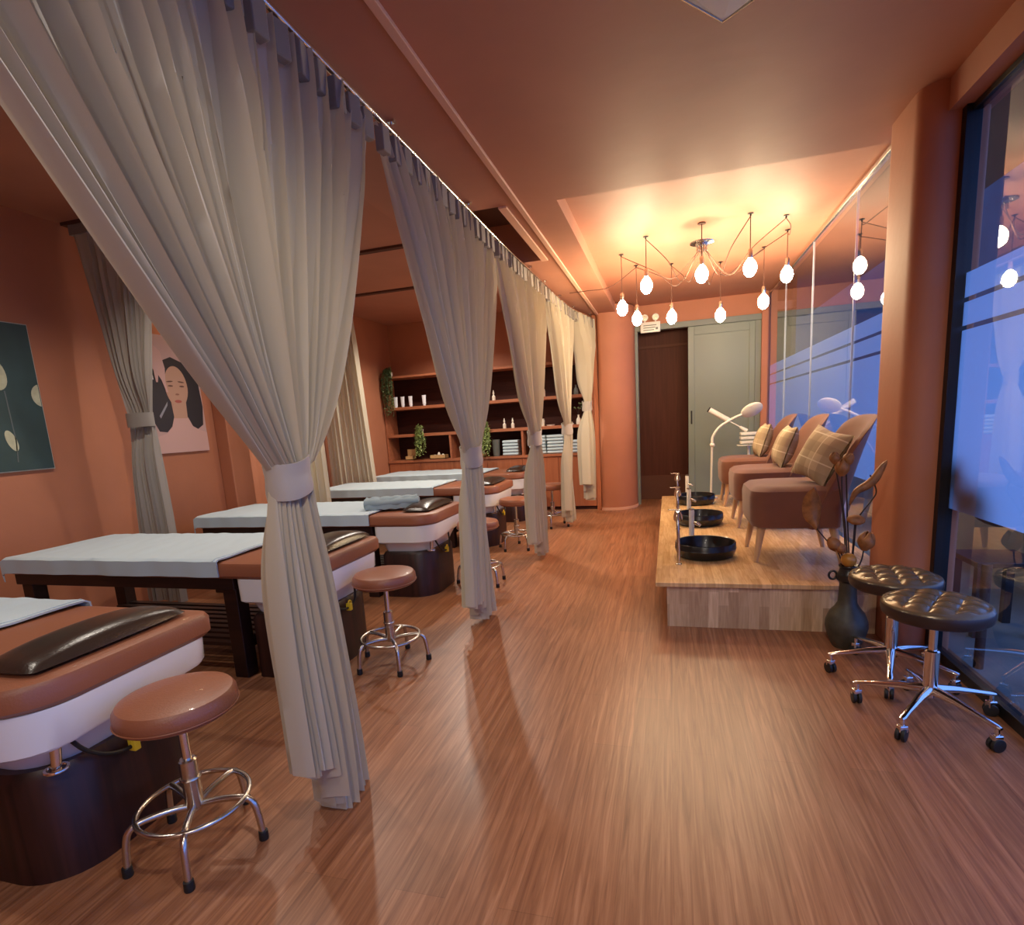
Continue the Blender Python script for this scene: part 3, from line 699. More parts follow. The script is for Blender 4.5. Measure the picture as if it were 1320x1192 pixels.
def make_mixer():
    t = thing('basin_mixer', '', 'tap', (0,0,0), 0, 'white mixer columns beside the foot basins')
    b = MB(); b.lathe([(.001, 0), (.024, 0), (.024, .006), (.019, .01), (.019, .275), (.017, .28), (.001, .28)], 22); b.build('column', M['white'], t)
    b = MB(); b.rod((0,0,.19), (.035, -.012, .183), .011, .010); b.rod((.035, -.012, .183), (.06, -.02, .168), .014, .010); b.build('knob', M['chrome2'], t)
    b = MB(); b.lathe([(.001, .28), (.012, .28), (.012, .286), (.020, .288), (.020, .293), (.001, .294)], 18); b.build('cap', M['chrome2'], t)
    return t
sp0 = make_spout(); mx0 = make_mixer()
for i, y in enumerate(BY):
    a = sp0 if i == 0 else copy_tree(sp0); c = mx0 if i == 0 else copy_tree(mx0)
    a.location = (.055+.015*i, y-.245, ZT); c.location = (.155+.02*i, y+.235, ZT)
    a['label'] = ['chrome spout in front of the nearest black basin', 'chrome spout between the nearest and middle basins', 'chrome spout in front of the farthest black basin'][i]
    c['label'] = ['white mixer column behind the nearest black basin', 'white mixer column behind the middle black basin', 'white mixer column behind the farthest black basin'][i]

def make_chair():
    """faces -X, origin under the seat centre"""
    t = thing('slipper_armchair', '', 'armchair', (0,0,0), 0, 'brown velvet armchairs on the platform')
    W = .29
    def o(z, i): return rrect(-.31+i, .20, -W+i, W-i, .10, z, 8, (.03, .11, .11, .03))
    b = MB(); b.loft([o(.225, .035), o(.235, .012), o(.27, 0), o(.42, -.004), o(.462, .004), o(.484, .03), o(.492, .07)]); b.build('seat', M['velvet'], t)
    # back: curved shell with wings that narrow towards the top front
    nu, nv = 36, 22; T = .055
    def shell(t_, v, side):
        an = t_*1.22; z = .225 + (.905-.225)*v
        top = 1-.10*abs(t_)**3
        z = .225 + (z-.225)*top
        lean = .17*(v**1.15)
        rad = .275+.02*v; wing = max(0, abs(t_)-.45)/.55
        depth = .22*(1-math.cos(an))/(1-math.cos(1.22))
        depth *= (1-.58*v**1.6)            # wings recede towards the top
        x = .25+lean - depth; y = (W+.012)*math.sin(an)/math.sin(1.22)*(1-.03*v)
        nx, ny = -math.cos(an*.9), -math.sin(an*.9)
        th = T*(.35 if (v > .97) else 1)*(1-.25*v)
        if side: x += nx*th; y += ny*th; z -= .0 if v < .9 else .008
        return (x, y, z)
    vs = []; fs = []
    for side in (0, 1):
        for j in range(nv+1):
            for i in range(nu+1): vs.append(shell(-1+2*i/nu, j/nv, side))
    K = (nu+1)*(nv+1)
    for j in range(nv):
        for i in range(nu):
            a = j*(nu+1)+i; fs.append((a, a+1, a+nu+2, a+nu+1)); fs.append((K+a, K+a+nu+1, K+a+nu+2, K+a+1))
    for i in range(nu):
        a = i; fs.append((a+1, a, K+a, K+a+1)); a = nv*(nu+1)+i; fs.append((a, a+1, K+a+1, K+a))
    for j in range(nv):
        a = j*(nu+1); fs.append((a, a+nu+1, K+a+nu+1, K+a)); a = j*(nu+1)+nu; fs.append((a+nu+1, a, K+a, K+a+nu+1))
    b = MB(); b.add(vs, fs); bo = b.build('backrest', M['velvet'], t)
    bo.modifiers.clear(); m_ = bo.modifiers.new('bevel', 'BEVEL'); m_.width = .016; m_.segments = 4; m_.limit_method = 'ANGLE'; m_.angle_limit = math.radians(50)
    for x, sx in ((-.24, -.035), (.17, .05)):
        for s in (-1, 1):
            b = MB(); b.rod((x, s*.20, .228), (x+sx, s*.225, 0), .026, .014, 18); b.build('leg', M['legwood'], t)
    return t
ch0 = make_chair(); CH = [(.81, 4.02, 0, 'brown velvet armchair nearest the camera, with a plaid cushion'), (.83, 5.16, 0, 'middle brown velvet armchair of the three'), (.83, 6.32, 0, 'farthest brown velvet armchair, beside the white equipment')]
for i, (x, y, r, lb) in enumerate(CH):
    o = ch0 if i == 0 else copy_tree(ch0)
    o.location = (x, y, ZT); o.rotation_euler = (0,0,r); o['label'] = lb
def make_cushion():
    S = .165
    def pf(u, v, sg):
        a, c = 2*u-1, 2*v-1; hx = max(0, 1-abs(a)**2.6)**.6; hy = max(0, 1-abs(c)**2.6)**.6
        pull = 1+.05*(abs(a*c))**2-.07*(1-abs(c))*abs(a)**4-.07*(1-abs(a))*abs(c)**4
        return (sg*(.004+.075*hx*hy), a*S*pull, c*S*pull)
    b = MB(); b.grid(lambda u, v: pf(1-u, v, -1), 30, 30); b.grid(lambda u, v: pf(u, v, 1), 30, 30)
    return b.build('plaid_cushion', M['plaid'])
cu = make_cushion()
CU = [((.925, 3.93, ZT+.665), (.22, .42, .45), 'beige plaid cushion tilted on the nearest armchair'), ((.935, 5.13, ZT+.655), (.03, .33, .02), 'beige plaid cushion on the middle armchair'), ((.935, 6.29, ZT+.655), (0, .30, .0), 'pale plaid cushion on the farthest armchair')]
for i, (loc, rot, lb) in enumerate(CU):
    o = cu if i == 0 else cu.copy()
    if i: COL.objects.link(o)
    o.location = loc; o.rotation_euler = rot; tag(o, lb, 'cushion', 'plaid cushions on the armchairs')

# magnifier lamp and facial steamer
t = thing('magnifier_lamp', 'white magnifier lamp on a bent pole behind the farthest basin', 'lamp', (.46, 6.70, ZT))
b = MB(); b.lathe([(.001, 0), (.07, 0), (.07, .012), (.02, .02), (.001, .02)], 28); b.build('base', M['white'], t)
b = MB(); b.rod((0,0,.015), (.01, 0, .60), .012); b.build('pole', M['white'], t)
b = MB(); b.tube(bez([(.01, 0, .62), (.02, 0, .70), (.09, 0, .80), (.22, 0, .88), (.32, -.01, .925)], 8), .014, 12); b.build('bent_arm', M['white'], t)
b = MB(); b.ball((.012, 0, .605), .026, 14, 8); b.rod((.012, -.03, .605), (.03, -.05, .60), .012); b.build('joint_knob', M['white'], t)
b = MB(); b.lathe([(.001, -.018), (.075, -.018), (.092, -.006), (.094, .006), (.08, .014), (.001, .018)], 36, (0,0,0), 1.25, .9)
o = b.build('lamp_head', M['white'], t); o.location = (.42, -.01, .965); o.rotation_euler = (-.95, -.38, 0)
t = thing('facial_steamer', 'white facial steamer with a tilted tube arm, half hidden behind the farthest armchair', 'steamer', (.93, 7.30, 0))
b = MB(); b.lathe([(.001, 0), (.13, 0), (.13, .03), (.03, .05), (.001, .05)], 28); b.build('base', M['white'], t)
b = MB(); b.rod((0, 0, .04), (0, 0, .86), .016); b.build('pole', M['white'], t)
b = MB()
for z in (.85, .90, .95): b.loft([rrect(-.10, .10, -.08, .08, .02, z), rrect(-.10, .10, -.08, .08, .02, z+.034)])
b.loft([rrect(-.13, .12, -.09, .09, .02, .825), rrect(-.13, .12, -.09, .09, .02, .835)])
b.build('stacked_trays', M['white'], t, bevel=.004)
b = MB(); b.rod((-.02, 0, 1.0), (-.10, 0, 1.05), .022, .016); b.rod((-.08, 0, 1.04), (-.28, 0, 1.16), .007); b.build('arm', M['white'], t)
b = MB(); b.rod((-.23, -.02, 1.135), (-.45, -.02, 1.275), .032, None, 22); sm = b.build('steam_tube', M['white'], t)
b = MB(); b.rod((-.45, -.02, 1.275), (-.462, -.02, 1.2825), .032, .030, 22); b.build('nozzle_cap', M['rubber'], sm)

# ------------------------------------------------------------------ vase with dried pods
t = thing('floor_vase', 'dark olive stoneware vase on the floor beside the platform corner', 'vase', (.885, 3.13, 0))
b = MB(); b.lathe([(.001, .002), (.062, 0), (.068, .01), (.088, .06), (.100, .11), (.098, .14), (.082, .185), (.058, .215), (.045, .24), (.041, .30), (.040, .34), (.044, .352)], 40); b.build('body', M['vase'], t)
b = MB(); b.lathe([(.044, .35), (.055, .362), (.057, .39), (.045, .405), (.042, .425), (.048, .435), (.046, .44), (.034, .43), (.032, .36)], 36); b.build('neck', M['vaselip'], t)
for s in (1,):
    b = MB(); b.tube([(-.055*1-.018+.018*math.cos(a), 0, .385+.022*math.sin(a)) for a in [2*PI*i/18 for i in range(18)]], .006, 8, True); b.build('ring_handle', M['vaselip'], t)
def petal_pod(kind, s):
    b = MB()
    if kind == 'tulip':
        for k in range(4):
            a0 = 2*PI*k/4
            def fn(u, v, a0=a0):
                a = a0+(u-.5)*2.0*(1-.35*v); r = s*(.15+.75*math.sin(PI*min(.93, v*.85+.05)))*(1+.12*(k % 2)); return (r*math.cos(a), r*math.sin(a), s*2.3*v*(1-.12*abs(2*u-1)**2*v*2))
            b.grid(fn, 8, 10)
        return b, .003
    if kind == 'leaf':
        def fn(u, v):
            c = 2*u-1; wv = .58*s*math.sin(PI*min(.985, v*.96+.02))**.7; return (c*wv, .25*s*c*c+.22*s*math.sin(4*v), s*2.6*v+.1*s*math.sin(5*c+9*v))
        b.grid(fn, 10, 18); return b, .004
    if kind == 'horn':
        ps = bez([(.07, 0, .07), (.05, 0, .035), (.02, 0, -.02), (-.01, 0, -.05), (-.06, 0, -.085), (-.085, 0, -.15)], 5); n = len(ps)
        b.tube(ps, [.003+.019*math.sin(PI*i/(n-1))**.8 for i in range(n)], 12); return b, 0
    if kind == 'disc':
        b.ball((0, 0, s*.5), s, 18, 10, (1.15, .9, .62)); return b, 0
    b.ball((0, 0, s*.8), s, 20, 12); return b, 0
def dried(label, pts, kind, size, mat='pod', tilt=(0, 0, 0), name='dried_pod_stem'):
    base = Vector(pts[0]); t = thing(name, label, 'dried flower', tuple(base), 0, 'dried stems in the floor vase')
    pp = [Vector(p)-base for p in pts]; b = MB(); b.tube(bez(pp, 8), .0035, 6); b.build('stem', M['stem'], t)
    b, sol = petal_pod(kind, size); o = b.build('pod', M[mat], t, solid=sol); o.location = pp[-1]; o.rotation_euler = tilt
BX, BY_ = .885, 3.13
dried('tall dried stem topped by a cluster of pointed brown petals', [(BX, BY_, .37), (BX-.02, BY_, .6), (BX-.045, BY_, .80), (BX-.05, BY_, .90)], 'tulip', .036)
dried('dried brown petal bud behind the tall pointed cluster', [(BX-.005, BY_+.01, .37), (BX-.03, BY_+.03, .7), (BX-.08, BY_+.01, .96)], 'tulip', .026, tilt=(0, -.1, 0))
dried('dried brown petal bud leaning right at the top of the bunch', [(BX+.01, BY_+.01, .37), (BX-.01, BY_+.03, .7), (BX-.03, BY_+.01, .95)], 'tulip', .028, tilt=(0, .25, 0))
dried('curved horn-shaped dried pod reaching right beside the column', [(BX+.01, BY_-.005, .37), (BX+.02, BY_, .58), (BX+.03, BY_, .68), (BX+.085, BY_, .77), (BX+.105, BY_, .82), (BX+.075, BY_, .90)], 'horn', .050)
dried('large crinkled ochre leaf pod leaning out left over the platform', [(BX-.012, BY_, .37), (BX-.05, BY_, .50), (BX-.10, BY_, .56), (BX-.155, BY_, .63)], 'leaf', .082, tilt=(0, -.12, .2))
dried('brown folded pod just right of the big ochre leaf', [(BX-.008, BY_-.012, .37), (BX-.04, BY_-.01, .50), (BX-.095, BY_-.01, .585)], 'tulip', .034, tilt=(0, 2.6, 0))
dried('small dark pod hanging above the amber ball', [(BX-.006, BY_-.02, .37), (BX-.03, BY_-.02, .47), (BX-.06, BY_-.02, .56)], 'tulip', .026, tilt=(0, 2.7, 0))
dried('flat oval dried seed head in the middle of the bunch', [(BX+.006, BY_-.012, .37), (BX+.01, BY_-.015, .55), (BX+.012, BY_-.02, .665)], 'disc', .036, tilt=(.5, .1, 0))
dried('open brown tulip-like pod low at the right of the bunch', [(BX+.014, BY_-.01, .37), (BX+.05, BY_-.01, .46), (BX+.06, BY_-.01, .52)], 'tulip', .042, tilt=(0, .2, 0))
dried('round amber ball sitting at the mouth of the vase', [(BX-.01, BY_-.03, .37), (BX-.01, BY_-.032, .40), (BX-.012, BY_-.034, .445)], 'ball', .036, mat='bead', name='dried_ball_stem')

# ------------------------------------------------------------------ chandelier
ch = thing('spider_chandelier', 'spider chandelier with ten glowing bulbs on swagged brown cables', 'chandelier', (.27, 4.98, ZH))
CZ = Vector((.27, 4.98, ZH))
def rel(p): return Vector(p)-CZ
b = MB(); b.lathe([(.001, -.17), (.045, -.17), (.05, -.155), (.09, -.15), (.092, -.143), (.001, -.135)], 36); b.build('canopy', M['chrome'], ch)
b = MB(); b.rod((0, 0, -.14), (0, 0, 0), .004); b.lathe([(.001, -.008), (.032, -.008), (.03, 0), (.001, 0)], 18); b.build('canopy_stem', M['cable'], ch)
for k in range(6):
    a = 2*PI*k/6; b = MB(); b.rod((.03*math.cos(a), .03*math.sin(a), -.165), (.034*math.cos(a), .034*math.sin(a), -.205), .009); b.build('cable_gland', M['chrome2'], ch)
HB = [(-.40, 5.55, 2.245), (-.29, 6.0, 2.21), (-.165, 5.12, 2.33), (.045, 6.12, 2.21), (.52, 6.3, 2.205), (.62, 4.92, 2.325), (.87, 5.95, 2.235), (.985, 5.50, 2.36), (.90, 5.10, 0)]
PTS = []
def bulb(px, py, zb):
    """zb: bulb centre height"""
    b = MB(); b.lathe([(.001, .075), (.018, .075), (.019, .125), (.012, .14), (.001, .142)], 18, (px-CZ.x, py-CZ.y, zb-CZ.z)); b.build('lamp_holder', M['chrome2'], ch)
    b = MB(); b.lathe([(.001, -.065), (.022, -.058), (.042, -.034), (.050, 0), (.045, .030), (.028, .058), (.015, .072), (.001, .074)], 22, (px-CZ.x, py-CZ.y, zb-CZ.z)); b.build('bulb', M['bulb'], ch)
for i, (x, y, zb) in enumerate(HB):
    b = MB(); b.lathe([(.001, -.022), (.006, -.02), (.007, -.008), (.022, -.005), (.022, 0), (.001, 0)], 14, (x-CZ.x, y-CZ.y, 0)); b.build('ceiling_hook', M['blackmetal'], ch)
    d = Vector((x-CZ.x, y-CZ.y, 0)); st = d.normalized()*.034 + Vector((0, 0, -.205)); en = Vector((d.x, d.y, -.02)); mid = (st+en)/2; sagz = -.30-.03*(i % 3)
    pts = bez([st, st*.7+en*.3+Vector((0, 0, sagz+.155-.05)), mid+Vector((0, 0, -.12)) + (en-st)*.08, en], 8)
    if zb:
        pts2 = pts + [Vector((d.x, d.y, -.03)), Vector((d.x, d.y, zb+.14-CZ.z))]
    else: pts2 = pts
    b = MB(); b.tube(pts2, .0035, 6); b.build('cable', M['cable'], ch)
    if zb: bulb(x, y, zb)
b = MB(); b.rod((0, 0, -.17), (0, 0, -.26), .005); b.build('cable', M['cable'], ch); bulb(.27, 4.98, 2.335)
# tenth cable: feeds across to the lower ceiling and loops to the right-hand hooks
b = MB(); b.tube(bez([rel((-.29, 6.0, 2.70)), rel((-.55, 6.05, 2.56)), rel((-.80, 6.15, 2.57)), rel((-1.0, 6.25, 2.59))], 10), .0035, 6); b.build('feed_cable', M['cable'], ch)
b = MB(); b.tube(bez([rel((.90, 5.10, 2.70)), rel((.95, 5.2, 2.67)), rel((.985, 5.42, 2.66)), rel((.985, 5.50, 2.69))], 6), .0035, 6); b.build('cable', M['cable'], ch)

# ceiling lamp, cut by the top edge: folded square shade
t = thing('square_ceiling_lamp', 'unlit white folded square ceiling lamp at the top edge of the photo', 'ceiling lamp', (.215, 2.02, ZL), .87)
b = MB(); q = .19
b.loft([[(-.08, -.08, 0), (.08, -.08, 0), (.08, .08, 0), (-.08, .08, 0)], [(-.08, -.08, -.012), (.08, -.08, -.012), (.08, .08, -.012), (-.08, .08, -.012)]]); b.build('base_plate', M['chrome2'], t, smooth=False)
b = MB(); cs = [(-q, -q), (q, -q), (q, q), (-q, q)]
top = [(x*.92, y*.92, -.014) for x, y in cs]; low = [(x, y, -.045) for x, y in cs]
b.loft([top, low], cap0=True, cap1=False)
c4 = [(0, 0, -.075)]
for k in range(4):
    a, c_ = low[k], low[(k+1) % 4]; mid = ((a[0]+c_[0])*.42, (a[1]+c_[1])*.42, -.055)
    b.add([a, mid, c4[0]], [(0, 1, 2)]); b.add([mid, c_, c4[0]], [(0, 1, 2)])
b.build('folded_shade', M['shade'], t, smooth=False)
b = MB()
for k in range(4): b.tube([low[k], low[(k+1) % 4]], .004, 6)
b.build('shade_rim', M['chrome2'], t)
# recessed downlights, with fixtures for the added ones too
DL = ['recessed downlight over the fourth bed, glowing through the second curtain', 'recessed downlight over the second bed', 'recessed downlight over the bed with the rolled towel', 'recessed downlight over the nearest bed', 'downlight added over the farthest bed to brighten the far wall',
      'unseen aisle downlight added above the camera for the near curtain', 'unseen downlight added behind the camera', 'unseen downlight added behind the camera near the curtains']  # these three are added, out of view, as fill for the foreground
for (x, y, z, p, c), lb in zip(DOWN, DL):
    zc = ZB if x < -1.7 else ZL
    t = thing('recessed_downlight', lb, 'downlight', (x, y, zc), 0, 'recessed ceiling downlights')
    b = MB(); b.tube([(.05*math.cos(2*PI*i/28), .05*math.sin(2*PI*i/28), -.003) for i in range(28)], .006, 8, True); b.build('trim_ring', M['white'], t)
    b = MB(); b.lathe([(.001, -.004), (.044, -.004), (.044, 0), (.001, 0)], 24); b.build('lamp_disc', M['lampglow'], t)
# picture light on the left wall
t = thing('wall_picture_light', 'small warm wall light above the portrait, shining through the nearest curtain', 'wall light', (XL, 4.05, 2.42))
b = MB(); b.rod((0, 0, 0), (.10, 0, .03), .008); b.lathe([(.001, -.02), (.03, -.02), (.03, .02), (.001, .02)], 16); b.build('arm', M['chrome2'], t)
b = MB(); b.ball((.11, 0, .0), .028, 14, 8); b.build('bulb', emit('lit_wall_bulb', (1, .7, .35), 40), t)
# emergency light above the door
t = thing('emergency_light', 'white twin-head emergency light above the doorway', 'emergency light', (-.22, 8.09, 2.41))
b = MB(); b.loft([rrect(-.13, .13, -.035, .01, .012, z) for z in (-.06, .075)]); b.build('housing', M['white'], t, bevel=.006)
for s in (-1, 1):
    b = MB(); b.rod((s*.07, -.01, .07), (s*.07, -.01, .09), .008); b.rod((s*.07, -.05, .13), (s*.07, .0, .13), .045, .036, 22); h = b.build('lamp_head', M['white'], t)
    b = MB(); b.rod((s*.07, -.053, .13), (s*.07, -.05, .13), .034, .034, 20); b.build('lens', M['chrome2'], h)
b = MB()
for k in range(3): b.box((-.09, -.038, -.035+.03*k), (.05+.015*k, -.035, -.024+.03*k))
b.box((.07, -.038, -.03), (.10, -.035, 0)); b.build('status_panel', M['green2'], t, smooth=False)

# ------------------------------------------------------------------ shelving
sh = thing('display_shelving', 'red-brown wall shelving with cabinets below at the far end', 'shelving', (-2.5, 7.76, 0))
SX0, SX1 = -4.14, -.965
def L3(x, y, z): return (x+2.5, y-7.76, z)
def bx(b, x0, x1, y0, y1, z0, z1): b.box(L3(x0, y0, z0), L3(x1, y1, z1)); return b
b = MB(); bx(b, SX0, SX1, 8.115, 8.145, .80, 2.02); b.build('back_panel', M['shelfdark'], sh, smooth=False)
for x in (SX0, -3.12, -2.02, SX1-.035):
    z1 = 2.04 if x in (SX0, SX1-.035) else 1.15
    b = MB(); bx(b, x, x+.03, 7.765, 8.115, .80, z1); b.build('side_panel' if z1 > 2 else 'divider', M['shelfwood'], sh, smooth=False, bevel=.002)
for z in (1.15, 1.555):
    b = MB(); bx(b, SX0+.03, SX1-.035, 7.76, 8.115, z, z+.042); b.build('shelf', M['shelfwood'], sh, smooth=False, bevel=.002)
b = MB(); bx(b, SX0, SX1, 7.755, 8.145, 2.02, 2.05); b.build('top_board', M['shelfwood'], sh, smooth=False, bevel=.002)
b = MB(); bx(b, SX0, SX1, 7.75, 8.145, .765, .80); b.build('counter_board', M['shelfwood'], sh, smooth=False, bevel=.002)
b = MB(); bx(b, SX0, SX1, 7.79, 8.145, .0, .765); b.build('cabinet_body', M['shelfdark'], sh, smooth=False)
for k in range(6):
    x0 = SX0+.005+k*(SX1-SX0-.01)/6; x1 = SX0+.005+(k+1)*(SX1-SX0-.01)/6
    b = MB(); bx(b, x0+.002, x1-.002, 7.768, 7.79, .05, .76); b.build('cabinet_door', M['cabinet'], sh, smooth=False, bevel=.002)
b = MB(); bx(b, -.965, -.905, 7.72, 8.145, 0, 2.595); b.build('end_panel', M['cabinet'], sh, smooth=False, bevel=.003)
ZS = [.80, 1.192, 1.597, 2.05]
def put(mb, name, mat, label, cat, loc, group=None, **k):
    o = mb.build(name, mat, None, **k); o.location = loc; return tag(o, label, cat, group)
# squeeze tubes
def tubeb():
    b = MB(); rg = []
    for z, rx, ry in ((0, .022, .022), (.02, .022, .022), (.022, .026, .026), (.10, .030, .016), (.155, .034, .003)):
        rg.append([(rx*math.cos(2*PI*j/16), ry*math.sin(2*PI*j/16), z) for j in range(16)])
    b.loft(rg); return b
tb = tubeb().build('squeeze_tube', M['tubewhite'])
for i, (x, lb) in enumerate(((-3.955, 'white squeeze tube beside the trailing plant on the upper shelf'), (-3.84, 'second white squeeze tube from the shelf corner'), (-3.71, 'third white squeeze tube from the shelf corner'), (-3.49, 'white squeeze tube standing apart near the second curtain'))):
    o = tb if i == 0 else tb.copy()
    if i: COL.objects.link(o)
    o.location = (x, 7.82, ZS[2]); tag(o, lb, 'tube', 'white tubes on the upper shelf')
# trailing plants
def trailing(x, z, length, spread, mat, label, n, seed, pot=True):
    rr = random.Random(seed); t = thing('trailing_plant', label, 'plant', (x, 7.80, z)); 
    if pot:
        b = MB(); b.lathe([(.001, 0), (.035, 0), (.045, .06), (.04, .062), (.001, .055)], 18); b.build('pot', M['cream'], t)
    b = MB(); s_ = MB()
    for k in range(n):
        a = rr.uniform(0, 2*PI); r0 = rr.uniform(.01, .04); L = length*rr.uniform(.35, 1)**.8
        ox, oy = spread*rr.uniform(-1, 1), -.065+rr.uniform(-.03, .0)
        path = bez([(r0*math.cos(a), r0*math.sin(a), .05), (ox*.6, oy*.6, .09+rr.uniform(0, .04)), (ox, oy, 0), (ox*1.1+rr.uniform(-.02, .02), oy-.005, -L*.5), (ox*1.0+rr.uniform(-.03, .03), oy-.01, -L)], 6)
        s_.tube(path, .0016, 4)
        for p in path[3:]:
            for q in range(3):
                d = Vector((rr.uniform(-1, 1), rr.uniform(-1, .3), rr.uniform(-1, .2))).normalized(); w = d.cross(Vector((0, 0, 1))).normalized()*.010; l = .042*rr.uniform(.6, 1.2)
                b.add([p, p+d*l*.5+w, p+d*l, p+d*l*.5-w], [(0, 1, 2, 3)])
    s_.build('vines', M['leafgreen'], t); b.build('leaves', M[mat], t, smooth=False)
trailing(-4.0, ZS[3], .56, .09, 'leafgreen', 'long grey-green plant trailing from the top corner of the shelving', 26, 1)
trailing(-3.58, ZS[1], .33, .065, 'leafpale', 'pale green plant trailing over the lowest shelf, left of the second curtain', 20, 2)
trailing(-2.55, ZS[1], .36, .075, 'leafpale', 'bushy pale green plant trailing just right of the second curtain', 20, 3)
# boxes and baskets
t = thing('open_box', 'small pale wooden box with raised lid and white soaps', 'box', (-3.81, 7.86, ZS[0]))
b = MB(); b.box((-.07, -.05, 0), (.07, .05, .012)); b.box((-.07, -.05, 0), (-.062, .05, .06)); b.box((.062, -.05, 0), (.07, .05, .06)); b.box((-.07, -.05, 0), (.07, -.042, .06)); b.box((-.07, .042, 0), (.07, .05, .06)); b.build('tray', M['boxwood'], t, smooth=False)
b = MB(); b.box((-.07, .05, .06), (.07, .058, .16)); b.build('lid', M['boxwood'], t, smooth=False)
for k, x in enumerate((-.03, .03)):
    b = MB(); b.ball((0, 0, .024), .026, 12, 8); put(b, 'soap_ball', M['cream'], 'white soap ball in the open box, %s one' % ('left' if k == 0 else 'right'), 'soap', (-3.81+x, 7.86, ZS[0]+.012), 'soap balls in the open box')
for j, (xc, lb) in enumerate(((-3.34, 'low wooden tray with rolled white cloths, left of the second curtain'), (-2.70, 'low wooden tray with white bundles, right of the second curtain'))):
    t = thing('wooden_tray', lb, 'tray', (xc, 7.86, ZS[0]))
    b = MB(); w_ = .13 if j == 0 else .10; b.box((-w_, -.06, 0), (w_, .06, .012)); b.box((-w_, -.06, 0), (w_, -.052, .06)); b.box((-w_, .052, 0), (w_, .06, .06)); b.box((-w_, -.06, 0), (-w_+.008, .06, .06)); b.box((w_-.008, -.06, 0), (w_, .06, .06)); b.build('tray_sides', M['boxwood'], t, smooth=False)
    for k in range(3):
        b = MB(); hh = (.05, .085, .06)[k] if j == 0 else (.10, .15, .08)[k]
        b.lathe([(.001, 0), (.02, 0), (.024, hh*.5), (.02, hh*.8), (.008, hh), (.001, hh+.004)], 12); put(b, 'rolled_cloth', M['cream'], '%s white cloth bundle in the %s wooden tray' % (('left', 'middle', 'right')[k], ('left', 'right')[j]), 'cloth', (xc+(k-1)*.065, 7.86, ZS[0]+.012), 'white cloth bundles in trays')
b = MB(); b.lathe([(.001, 0), (.045, 0), (.05, .02), (.058, .20), (.062, .24), (.056, .24), (.05, .03), (.001, .02)], 20); put(b, 'glass_jar_vase', M['clear'], 'tall smoky glass vase beside the folded towels', 'vase', (-2.43, 7.86, ZS[0]))
# bottles
def bottle(kind):
    b = MB()
    if kind == 'dropper': b.lathe([(.001, 0), (.022, 0), (.024, .01), (.024, .06), (.010, .075), (.009, .085), (.013, .088), (.014, .11), (.008, .118), (.006, .14), (.001, .145)], 18)
    elif kind == 'jar': b.lathe([(.001, 0), (.036, 0), (.038, .01), (.038, .085), (.032, .09), (.032, .105), (.001, .106)], 20)
    else: b.lathe([(.001, 0), (.032, 0), (.036, .02), (.030, .07), (.012, .10), (.012, .125), (.018, .13), (.001, .132)], 18)
    return b
BT = [('dropper', -2.41, 2, 'cream', 'cream dropper bottle alone on the upper shelf, between second and third curtains'), ('dropper', -2.275, 1, 'cream', 'slim cream bottle above the folded towels, left of a pair'), ('dropper', -2.15, 1, 'cream', 'slim cream bottle above the folded towels, right of a pair'),
      ('jar', -1.69, 2, 'cream', 'cream jar on the upper shelf, right of the third curtain'), ('jar', -1.72, 1, 'cream', 'cream jar on the middle shelf, right of the third curtain'),
      ('flask', -1.22, 2, 'clear', 'smoky flask on the upper shelf, left of the farthest curtain'), ('flask', -1.20, 1, 'cream', 'cream reed diffuser bottle by the farthest curtain'), ('dropper', -2.60, 2, 'cream', 'cream bottle peeping out right of the second curtain')]
for k, x, s, m, lb in BT: put(bottle(k), 'cosmetic_'+{'dropper': 'dropper_bottle', 'jar': 'jar', 'flask': 'flask'}[k], M[m], lb, 'jar' if k == 'jar' else 'bottle', (x, 7.83, ZS[s]))
for x, lb in ((-1.60, 'white dish on the middle shelf, right of the cream jar'), (-1.33, 'white dish on the middle shelf behind the fourth curtain')):
    b = MB(); b.lathe([(.001, 0), (.05, 0), (.062, .018), (.056, .018), (.001, .008)], 20); put(b, 'white_dish', M['white'], lb, 'dish', (x, 7.84, ZS[1]), 'white dishes on the middle shelf')
t = thing('dried_bouquet', 'small dark dried bouquet rising from the diffuser bottle', 'dried flowers', (-1.20, 7.83, ZS[1]+.125))
b = MB(); rr = random.Random(4)
f_ = MB()
for k in range(9):
    a = rr.uniform(0, 6.28); e = Vector((.05*math.cos(a), .03*math.sin(a), rr.uniform(.08, .17))); b.tube([(0, 0, 0), e*.5+Vector((0, 0, .02)), e], .0015, 4); f_.ball(e, .011, 8, 6)
b.build('stems', M['stem'], t); f_.build('flower_heads', M['leafgreen'], t)
